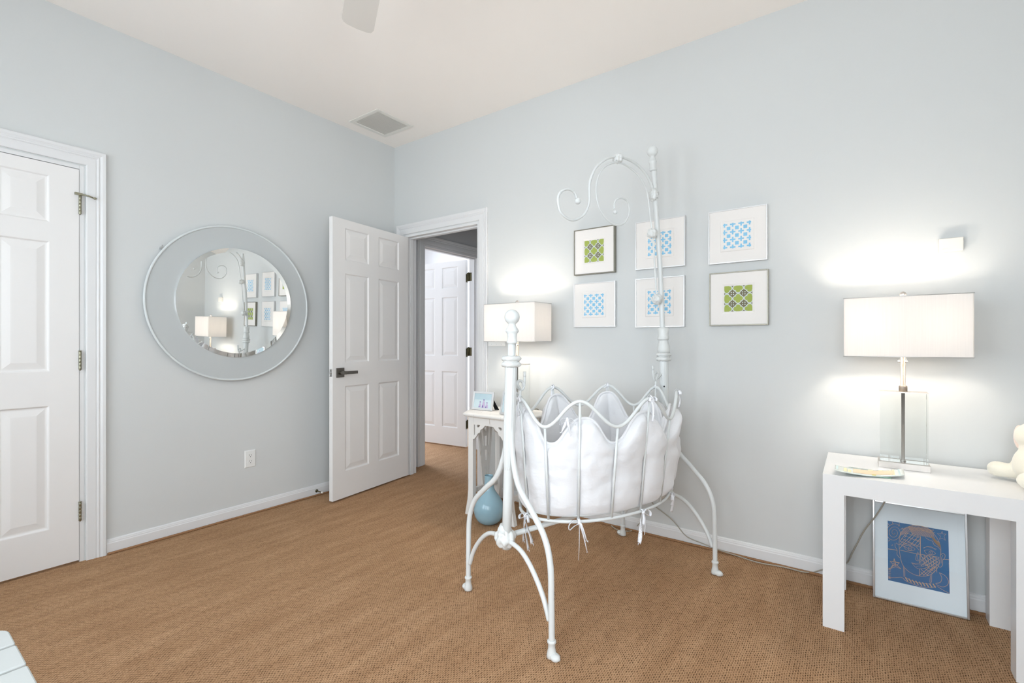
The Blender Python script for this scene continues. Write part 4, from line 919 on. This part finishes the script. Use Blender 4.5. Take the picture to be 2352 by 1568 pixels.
# ------------------------------------------------------------------ lamps
def lamp(c, z0, label):
    cx, cy = c; root = empty('table_lamp', (cx, cy, z0), label, 'lamp', 'matching table lamps')
    P = lambda x, y, z: Vector((cx+x, cy+y, z0+z))
    mb = MB(); mb.box(P(-0.084, -0.050, 0.0), P(0.084, 0.050, 0.026)); mb.build('base', M['nickel'], root, bevel=0.001)
    mb = MB(); mb.box(P(-0.078, -0.036, 0.0262), P(0.078, 0.036, 0.316)); mb.build('crystal_block', M['crystal'], root, bevel=0.0015)
    mb = MB(); mb.box(P(-0.079, -0.038, 0.3165), P(0.079, 0.038, 0.3205)); mb.build('top_plate', M['nickel'], root)
    mb = MB(); mb.lathe([(0.010, 0.0265), (0.010, 0.030), (0.0062, 0.033), (0.0062, 0.3162)], P(0, 0, 0), n=16); mb.build('inner_rod', M['nickel'], root)
    mb = MB(); mb.lathe([(0.0145, 0.3205), (0.0145, 0.342), (0.012, 0.345), (0.008, 0.346), (0.008, 0.585)], P(0, 0, 0), n=20); mb.build('neck', M['warmnickel'], root)
    mb = MB(); mb.tube([P(-0.035, 0, 0.60), P(0.035, 0, 0.60)], 0.008, n=14); mb.lathe([(0.016, 0.585), (0.016, 0.612)], P(0, 0, 0), n=16)
    for s in (-1, 1): mb.tube([P(s*0.035, 0, 0.60), P(s*0.075, 0, 0.60)], [0.015, 0.018], n=16)
    mb.tube(cr([P(0, -0.004, 0.60), P(0, -0.055, 0.62), P(0, -0.06, 0.67), P(0, -0.02, 0.712), P(0, 0, 0.716)], 5), 0.0022, n=8); mb.tube(cr([P(0, 0.004, 0.60), P(0, 0.055, 0.62), P(0, 0.06, 0.67), P(0, 0.02, 0.712), P(0, 0, 0.716)], 5), 0.0022, n=8)
    mb.build('socket_cluster', M['nickel'], root)
    b = mb2 = MB(); b.ball(P(-0.110, 0, 0.60), 0.028, n=20, m=14, sq=(1.25, 1, 1)); b.build('bulb', M['bulb'], root)
    b = MB(); b.ball(P(0.110, 0, 0.60), 0.026, n=20, m=14, sq=(1.3, 1, 1)); b.build('bulb', M['bulb_dim'], root)
    # shade: thin rectangular fabric wall, open top and bottom
    sx, sy, za, zb = 0.2035, 0.104, 0.467, 0.717; th = 0.0012; mb = MB(); r = 0.004
    def loop(e, z):
        a, b_ = sx-e, sy-e; return [P(-a+r, -b_, z), P(a-r, -b_, z), P(a, -b_+r, z), P(a, b_-r, z), P(a-r, b_, z), P(-a+r, b_, z), P(-a, b_-r, z), P(-a, -b_+r, z)]
    L4 = [loop(0, za), loop(0, zb), loop(th, zb), loop(th, za)]
    mb.add([p for l in L4 for p in l], [(q*8+i, q*8+(i+1) % 8, ((q+1) % 4)*8+(i+1) % 8, ((q+1) % 4)*8+i) for q in range(4) for i in range(8)]); sh = mb.build('shade', M['shade'], root)
    mb = MB(); mb.tube(loop(-0.0006, za+0.0012), 0.0016, n=8, closed=True, up=(0, 0, 1)); mb.build('shade_wire', M['silver'], sh)
    mb = MB(); mb.tube(loop(-0.0006, zb-0.0012), 0.0016, n=8, closed=True, up=(0, 0, 1))
    mb.tube([P(0, -sy, zb-0.003), P(0, sy, zb-0.003)], 0.0016, n=8); mb.tube([P(-sx, 0, zb-0.003), P(sx, 0, zb-0.003)], 0.0016, n=8)
    mb.build('shade_wire', M['silver'], sh)
    mb = MB(); mb.lathe([(0.004, 0.712), (0.006, 0.718), (0.010, 0.722), (0.0125, 0.729), (0.010, 0.737), (0.004, 0.741), (0.0005, 0.742)], P(0, 0, 0), n=18); mb.build('finial', M['nickel'], root)
    for dx, dy in ((-0.014, -0.010), (0.010, -0.012)):
        mb = MB(); zz = 0.45
        for q in range(24): mb.ball(P(dx, dy, 0.585-q*(0.585-zz)/24), 0.0014, n=6, m=4)
        mb.ball(P(dx, dy, zz-0.004), 0.0058, n=12, m=8); mb.build('pull_chain', M['silver'], root)
    return root
l2 = lamp((3.440, -0.190), H, 'crystal block table lamp with white rectangular shade on the plain square table at right')
l1 = lamp((1.452, -0.195), TZ, 'crystal block table lamp with white rectangular shade on carved table behind the cradle post')
def cord(label, pts, plug):
    mb = MB(); mb.tube(cr(pts, 6), 0.0030, n=8); o = tag(mb.build('lamp_cord', M['cord']), label, 'cord')
    if plug:
        p = Vector(pts[-1]); mb = MB(); mb.box(p-Vector((0.013, 0.0, 0.012)), (p.x+0.013, 0.0, p.z+0.012)); mb.build('plug', M['cord'], o, bevel=0.003)
sv = lambda x, y, pl, d: survey(x, y, {'y': (0, 1, 0), 'z': (0, 0, 1)}[pl], d)
cord('grey lamp cord running from the square table along the jute edge and up the wall', [(3.42, -0.136, H+0.006), (3.40, -0.08, H+0.005), (3.375, -0.036, H+0.006), (3.378, -0.026, H-0.03), (3.385, -0.029, 0.50), (3.384, -0.045, 0.445), sv(2033, 1150, 'y', -0.062), sv(2012, 1184, 'y', -0.066), sv(1985, 1218, 'y', -0.058), sv(1960, 1265, 'y', -0.040), sv(1945, 1292, 'y', -0.028), sv(1920, 1303, 'y', -0.030), sv(1888, 1308, 'y', -0.032), sv(1868, 1313, 'z', 0.010), sv(1845, 1313, 'z', 0.010), sv(1800, 1302, 'z', 0.008), sv(1740, 1291, 'z', 0.008), sv(1690, 1275, 'z', 0.012), sv(1650, 1262, 'z', 0.015), sv(1612, 1247, 'y', -0.020), sv(1585, 1236, 'y', -0.018), sv(1570, 1225, 'y', -0.018), sv(1555, 1206, 'y', -0.016), sv(1540, 1190, 'y', -0.015), sv(1520, 1174, 'y', -0.012), sv(1505, 1162, 'y', -0.012), sv(1488, 1140, 'y', -0.012), sv(1478, 1118, 'y', -0.012)], True)
cord('grey lamp cord snaking on the carpet under the cradle near its rear foot', [(1.47, -0.141, TZ+0.005), (1.49, -0.07, TZ+0.005), (1.50, -0.022, TZ+0.004), (1.505, -0.012, TZ-0.05), (1.51, -0.018, 0.3), (1.52, -0.026, 0.06), (1.56, -0.036, 0.008), (1.70, -0.034, 0.006), sv(1362, 1195, 'z', 0.006), sv(1379, 1199.5, 'z', 0.006), sv(1399, 1203.5, 'z', 0.005), sv(1408, 1210, 'z', 0.005), sv(1422, 1218, 'z', 0.005), sv(1448, 1219, 'z', 0.005), sv(1460, 1212, 'z', 0.012), sv(1466, 1204, 'y', -0.030), sv(1472, 1198, 'y', -0.024), sv(1473, 1188, 'y', -0.020), sv(1470, 1160, 'y', -0.014), sv(1462, 1130, 'y', -0.012)], True)

# ------------------------------------------------------------------ trays on the console
def tray(name, FL, FR_, BR, BL, zf, label, mats, pat):
    FL, FR_, BR, BL = map(Vector, (FL, FR_, BR, BL)); nu, nv = 28, 8; mb = MB(); vs = []
    def P(u, v, d):
        a = FL.lerp(FR_, u); b = BL.lerp(BR, u); p = a.lerp(b, v); return Vector((p.x, p.y, zf(u, v)+d))
    for d in (0, -0.0035):
        for j in range(nv+1):
            for i in range(nu+1): vs.append(P(i/nu, j/nv, d))
    q = nu+1; n = q*(nv+1); fs = []
    for j in range(nv):
        for i in range(nu): a = j*q+i; fs.append((a, a+1, a+1+q, a+q)); fs.append((n+a+q, n+a+1+q, n+a+1, n+a))
    ed = [j for j in range(q)]+[q*k+nu for k in range(1, nv+1)]+[q*nv+i for i in range(nu-1, -1, -1)]+[q*k for k in range(nv-1, 0, -1)]
    for i in range(len(ed)): a, b = ed[i], ed[(i+1) % len(ed)]; fs.append((a, b, n+b, n+a))
    mb.add(vs, fs, 0, True); o = mb.build(name, mats[0]); 
    if pat:
        m2 = MB()
        for u0, u1, v0, v1, mi in pat:
            k = 5; vs = [P(u0+(u1-u0)*i/k, vv, 0.0006) for vv in (v0, v1) for i in range(k+1)]; m2.add(vs, [(i, i+1, k+2+i, k+1+i) for i in range(k)], mi, True)
        c = MB(); 
        pt = m2.build('painted_pattern', mats[1:], o); 
        for v in pt.data.vertices: v.co -= Vector((0, 0, 0))
    tag(o, label, 'tray'); return o
wm = [mat('tray_glass', srgb(226, 232, 226), 0.15), mat('tray_orange', srgb(248, 222, 190), 0.4, col2=srgb(250, 208, 170), vscale=25), mat('tray_yellow', srgb(240, 236, 190), 0.4), mat('tray_grey', srgb(196, 206, 202), 0.4, col2=srgb(172, 186, 186), vscale=60), mat('tray_teal', srgb(200, 222, 224), 0.4), mat('tray_olive', srgb(190, 184, 60), 0.4)]
zz = lambda u, v: H+0.009+0.010*(2*u-1)**4+0.006*(1-u)**2+0.0015*math.sin(u*9)
tz1 = lambda x, y, z: survey(x, y, (0, 0, 1), H+z)
tr = tray('glass_tray', tz1(1917, 1069, 0.040), tz1(2078, 1089, 0.020), tz1(2074, 1075, 0.020), tz1(1918, 1058.5, 0.040), zz, 'curved glass tray painted orange and yellow, on top of the two by the right lamp', wm,
     [(0.27, 0.86, 0.15, 0.85, 0), (0.13, 0.18, 0.1, 0.8, 1), (0.19, 0.24, 0.1, 0.6, 1), (0.29, 0.38, 0.1, 0.97, 2), (0.49, 0.56, 0.35, 0.98, 1), (0.64, 0.70, 0.6, 0.95, 1), (0.80, 0.82, 0.05, 0.95, 1), (0.84, 0.87, 0.05, 0.95, 1), (0.02, 0.05, 0.15, 0.95, 3), (0.92, 0.945, 0.02, 0.95, 3), (0.54, 0.60, -0.0, 0.16, 4)])
tray('glass_tray', tz1(1944, 1083.5, 0.006), tz1(2048, 1096.5, 0.006), tz1(2050, 1083, 0.006), tz1(1950, 1071, 0.006), lambda u, v: H+0.0040+0.001*(2*u-1)**2, 'smaller flat clear green-edged glass tray, beneath the painted tray', [mat('green_glass', srgb(150, 178, 160), 0.1)], None)

# ------------------------------------------------------------------ plush toy (only partly in view)
TS = 0.042
toy = empty('plush_toy', (3.760+TS, -0.240, H), 'cream plush animal toy sitting at the right end of the square table', 'soft toy')
mb = MB(); B3 = lambda c, r, sq=(1, 1, 1), ax=None: mb.ball(c, r, n=28, m=18, sq=sq, ax=ax)
def capsule(a, b, r0, r1):
    a, b = Vector(a), Vector(b); k = 10; mb.tube([a.lerp(b, i/k) for i in range(k+1)], [r0+(r1-r0)*i/k for i in range(k+1)], n=20); mb.ball(a, r0, n=20, m=12); mb.ball(b, r1, n=20, m=12)
body = Vector((3.775, -0.235, H+0.066)); B3(body, 0.066, (0.95, 0.95, 1.1)); B3((3.778, -0.225, H+0.170), 0.056, (1.05, 1, 0.95)); B3((3.775, -0.232, H+0.12), 0.045)
capsule((3.765, -0.225, H+0.030), (3.682, -0.185, H+0.029), 0.022, 0.030)
capsule((3.765, -0.265, H+0.028), (3.730, -0.348, H+0.028), 0.024, 0.028)
capsule((3.76, -0.22, H+0.11), (3.735, -0.20, H+0.06), 0.018, 0.020); capsule((3.80, -0.26, H+0.11), (3.79, -0.31, H+0.06), 0.018, 0.020)
mb.v = [v+Vector((TS, 0, 0.0075)) for v in mb.v]; bd = mb.build('body', M['plush'], toy); rm = bd.modifiers.new('join', 'REMESH'); rm.mode = 'VOXEL'; rm.voxel_size = 0.004; rm.use_smooth_shade = True; sm_ = bd.modifiers.new('soft', 'SMOOTH'); sm_.iterations = 6
for s, x, y in ((-1, 3.738, -0.205), (1, 3.83, -0.245)):
    mb = MB(); mb.ball((x+TS, y, H+0.170), 0.045, n=20, m=14, sq=(0.35, 0.5, 1.0)); e_ = mb.build('ear', M['pinkplush'], toy)
mb = MB(); mb.ball((3.729+TS, -0.222, H+0.180), 0.014, sq=(0.6, 0.5, 1.1)); mb.build('hair_tuft', M['tan'], toy)
mb = MB(); mb.ball((3.762+TS, -0.290, H+0.168), 0.020, n=18, m=12, sq=(1, 0.8, 0.8)); mb.build('muzzle', M['plush'], toy)
for x in (3.755, 3.790): mb = MB(); mb.ball((x+TS, -0.276, H+0.196), 0.0035, n=10, m=8); mb.build('eye', M['black'], toy)

# ------------------------------------------------------------------ framed linocut leaning on the wall
LP = empty('leaning_picture', (3.502, -0.10, 0), 'silver framed blue and tan linocut of a face, leaning on wall beneath square table', 'picture')
PO = Vector((3.340, -0.104, 0.001)); PW, PHt = 0.318, 0.424; ty = 0.062
PUx = Vector((1, 0.01, 0)).normalized(); PVv = Vector((0, ty, math.sqrt(PHt**2-ty**2))).normalized(); PN = PUx.cross(PVv)
pf = lambda u, v, d=0: PO+PUx*u+PVv*v+PN*d
mb = MB(); b = 0.008
for (u0, u1, v0, v1) in ((0, b, 0, PHt), (PW-b, PW, 0, PHt), (b, PW-b, 0, b), (b, PW-b, PHt-b, PHt)): bxf(mb, pf, u0, u1, v0, v1, -0.012, 0.006)
mb.build('frame', M['silver'], LP, bevel=0.0015)
mb = MB(); bxf(mb, pf, b, PW-b, b, PHt-b, -0.008, -0.001); mb.build('mat_board', M['paper'], LP)
mb = MB(); bxf(mb, pf, b, PW-b, b, PHt-b, 0.0022, 0.0030); mb.build('glass', M['picglass'], LP)
def inplane(x, y):
    p = survey(x, y, PN, PN.dot(PO)); q = p-PO; return q.dot(PUx), q.dot(PVv)
cTL, cTR, cBR, cBL = [inplane(*p) for p in ((2037.4, 1196), (2175.7, 1217.6), (2183.5, 1363.9), (2041, 1332.7))]
au, bu = (cTL[0]+cBL[0])/2, (cTR[0]+cBR[0])/2; av, bv = (cBL[1]+cBR[1])/2, (cTL[1]+cTR[1])/2
sheet = MB(); sheet.add([pf(au, av, -0.0006), pf(bu, av, -0.0006), pf(bu, bv, -0.0006), pf(au, bv, -0.0006)], [(0, 1, 2, 3)]); sh_ = sheet.build('print', M['cobalt'], LP, fixn=False)
def ip(x, y):      # tracing of the lines of the print, taken in the plane of the picture
    u, v = inplane(1990+x/4.9, 1120+y/4.9); return (min(bu, max(au, u)), min(bv, max(av, v)))
ln = MB()
def line(pts, w=0.0011, smooth=True):
    w *= 1.25
    pts = [(*ip(*p), 0) for p in pts]
    if smooth and len(pts) > 2: pts = cr(pts, 5)
    pts = [Vector(p) for p in pts]
    for i in range(len(pts)-1):
        a, c = pts[i], pts[i+1]; t = (c-a)
        if t.length < 1e-6: continue
        s = Vector((-t.y, t.x, 0)).normalized()*w/2; e = t.normalized()*w*0.3; q = [a-s-e, c-s+e, c+s+e, a+s-e]
        ln.add([pf(p.x, p.y, -0.0003) for p in q], [(0, 1, 2, 3)])
L_ = line
L_([(372, 560), (366, 640), (375, 740), (400, 850), (450, 920), (520, 968), (600, 992), (690, 988), (760, 950), (810, 880), (828, 800), (836, 700), (820, 620)], 0.0013)
L_([(240, 686), (345, 702)], 0.0020); L_([(380, 700), (560, 742), (600, 748)], 0.0016); L_([(610, 748), (818, 782)], 0.0014); L_([(860, 802), (924, 808)], 0.0022)
L_([(606, 548), (606, 700), (600, 850)], 0.0020); L_([(598, 915), (598, 990)], 0.0014)
for a, c in (((445, 505), (590, 560)), ((425, 535), (600, 612)), ((395, 570), (600, 665)), ((378, 600), (500, 650)), ((520, 515), (600, 550)), ((372, 640), (440, 575)), ((395, 650), (520, 520)), ((470, 610), (550, 530)), ((500, 640), (585, 540)), ((535, 650), (600, 575)), ((565, 665), (602, 620)), ((550, 580), (600, 600)), ((372, 680), (400, 655)), ((430, 560), (470, 500)), ((378, 600), (445, 510)), ((382, 635), (480, 690))): L_([a, c], 0.0013, False)
for i in range(6): L_([(612+34*i, 756+5*i), (600+34*i+62-8*i, 850+20*i)], 0.0013, False)
for a, c in (((610, 830), (690, 760)), ((612, 880), (760, 770)), ((660, 880), (815, 790)), ((690, 905), (812, 820)), ((720, 930), (808, 858)), ((600, 985), (700, 900)), ((640, 985), (750, 895)), ((680, 980), (780, 890)), ((612, 765), (780, 905)), ((650, 760), (806, 880)), ((690, 762), (815, 850)), ((740, 768), (818, 815)), ((612, 915), (690, 985)), ((650, 905), (740, 960)), ((690, 895), (765, 945)), ((612, 945), (650, 985)), ((610, 800), (700, 890))): L_([a, c], 0.0013, False)
for ox, oy in ((0, 0), (232, 48)):   # eyes
    L_([(418+ox, 658+oy), (450+ox, 650+oy), (495+ox, 655+oy), (545+ox, 690+oy), (520+ox, 705+oy), (470+ox, 705+oy), (440+ox, 690+oy), (418+ox, 658+oy)], 0.0011)
    L_([(468+ox+10*math.cos(k*PI/5)*2.0+22, 684+oy+20*math.sin(k*PI/5)) for k in range(11)], 0.0010); L_([(486+ox, 684+oy), (494+ox, 686+oy)], 0.0020)
L_([(640, 680), (680, 662), (730, 665), (780, 700)], 0.0011); L_([(645, 672), (690, 664), (740, 678), (790, 690)], 0.0009)
L_([(410, 645), (450, 622), (500, 625), (560, 665), (590, 700)], 0.0012); L_([(420, 640), (480, 633), (540, 655)], 0.0009)
L_([(575, 720), (555, 790), (560, 815), (590, 822)], 0.0011); L_([(585, 730), (570, 790), (590, 815)], 0.0009)
L_([(508, 843), (560, 850), (600, 846), (640, 850), (700, 885), (650, 905), (590, 912), (550, 890), (508, 843)], 0.0012); L_([(520, 850), (580, 868), (640, 864), (690, 882)], 0.0011); L_([(560, 885), (610, 890), (650, 880)], 0.0009)
for i in range(26):   # hair
    t = i/25; x = 400+t*340; y = 470-40*math.sin(PI*min(1, t*1.1)); L_([(x-30+60*t, y+75-40*t), (x, y+30), (x+14, y-14+40*max(0, t-0.6))], 0.0011)
for i in range(22): t = i/21; x = 470+t*250; L_([(x, 440+30*t*t), (x+30, 490+30*t), (x+44, 520+50*t)], 0.0014)
for i in range(14): t = i/13; L_([(725+t*95, 540+t*80), (745+t*80, 575+t*75), (765+t*62, 610+t*62)], 0.0018)
L_([(375, 560), (385, 510), (430, 460), (500, 430), (570, 425), (650, 440), (720, 480), (790, 560), (825, 630), (838, 700)], 0.0012)
L_([(665, 560), (700, 585), (740, 600), (760, 640), (800, 665), (835, 700)], 0.0012)
sp = [(310+(8+k*2.05)*1.0*math.cos(k*0.42), 505+(8+k*2.0)*1.1*math.sin(k*0.42)) for k in range(44)]; L_([(max(238, x), y) for x, y in sp], 0.0012)
for a, c in (((290, 385), (300, 410)), ((370, 400), (362, 432)), ((408, 452), (385, 468)), ((248, 600), (262, 585)), ((295, 640), (285, 650)), ((240, 400), (255, 420))): L_([a, c], 0.0014, False)
L_([(322, 625), (322, 660), (345, 700), (345, 750), (375, 790)], 0.0012); L_([(335, 620), (360, 640)], 0.0012)
L_([(835, 755), (860, 738), (885, 760), (875, 800), (858, 815), (855, 870), (830, 895), (808, 880)], 0.0012); L_([(860, 760), (845, 790), (840, 850)], 0.0010)
L_([(312, 795), (325, 832), (372, 842), (342, 872), (388, 912), (328, 888), (268, 908), (300, 862), (265, 825), (305, 828), (312, 795)], 0.0012, False)
for a, c in (((312, 800), (330, 880)), ((270, 826), (370, 845)), ((275, 900), (330, 850)), ((385, 908), (320, 850)), ((300, 850), (350, 870)), ((290, 875), (340, 880))): L_([a, c], 0.0013, False)
L_([(850, 490), (858, 520), (895, 520), (872, 545), (888, 590), (852, 568), (820, 580), (835, 545), (795, 515), (838, 520), (850, 490)], 0.0007, False)
L_([(818, 955), (880, 985), (920, 1040), (915, 1090), (870, 1115), (820, 1105), (780, 1078), (830, 1065), (848, 1020), (835, 980), (818, 955)], 0.0012)
L_([(255, 1010), (330, 1010), (398, 1008), (440, 1045), (520, 1080), (600, 1108), (680, 1125), (750, 1118), (785, 1105)], 0.0012); L_([(430, 1000), (480, 1030), (560, 1060), (640, 1075), (710, 1080)], 0.0012)
for i in range(9): t = i/8; x = 440+t*310; L_([(x, 1012+70*math.sin(t*1.5)), (x+26, 1050+72*math.sin(t*1.45))], 0.0032, False)
L_([(418, 890), (422, 1000)], 0.0012); L_([(432, 900), (434, 990)], 0.0009); L_([(720, 985), (715, 1060), (730, 1075)], 0.0012); L_([(735, 975), (732, 1065)], 0.0009)
L_([(800, 1110), (860, 1150), (935, 1188)], 0.0012)
rd = random.Random(4)
for i in range(46): y = 790+rd.random()*380; L_([(925+rd.random()*6+(y-790)*0.03, y), (940-rd.random()*14+(y-790)*0.03, y+10)], 0.0007, False)
for i in range(30): y = 900+rd.random()*120; L_([(245+rd.random()*6, y), (262+rd.random()*14, y+4)], 0.0007, False)
ln.build('carved_lines', M['kraft'], sh_, fixn=False)

# ------------------------------------------------------------------ slatted bench (corner in view)
bn = empty('slatted_bench', (2.0, -3.1, 0), 'corner of a white painted slatted bench at the bottom left of view', 'bench')
for i in range(6):
    x = 1.605+i*0.118; pts = []
    w_ = 0.106; ya, yb = -2.567, -3.62; r = 0.020 if i in (0, 5) else 0.005
    def rc(x0, x1, y0, y1, r0, r1):
        q = []
        for cx, cy, a0, rr in ((x1-r1, y1-r1, 0, r1), (x0+r0, y1-r0, 90, r0), (x0+r0, y0+r0, 180, r0), (x1-r1, y0+r1, 270, r1)):
            for k in range(5): a = math.radians(a0+22.5*k); q.append((cx+rr*math.cos(a), cy+rr*math.sin(a)))
        return q
    r0 = 0.035 if i == 0 else 0.004; r1 = 0.035 if i == 5 else 0.004
    mb = MB(); mb.prism(rc(x, x+w_, yb, ya, r0, r1), lambda u, v, d: (u, v, d), 0.428, 0.450); mb.build('slat', M['bench'], bn, bevel=0.003)
for y in (-2.70, -3.48): MB().box((1.63, y-0.02, 0.368), (2.275, y+0.02, 0.428)).build('rail', M['bench'], bn)
for x in (1.63, 2.235):
    for y in (-2.72, -3.52): MB().box((x, y, 0), (x+0.04, y+0.06, 0.368)).build('leg', M['bench'], bn)
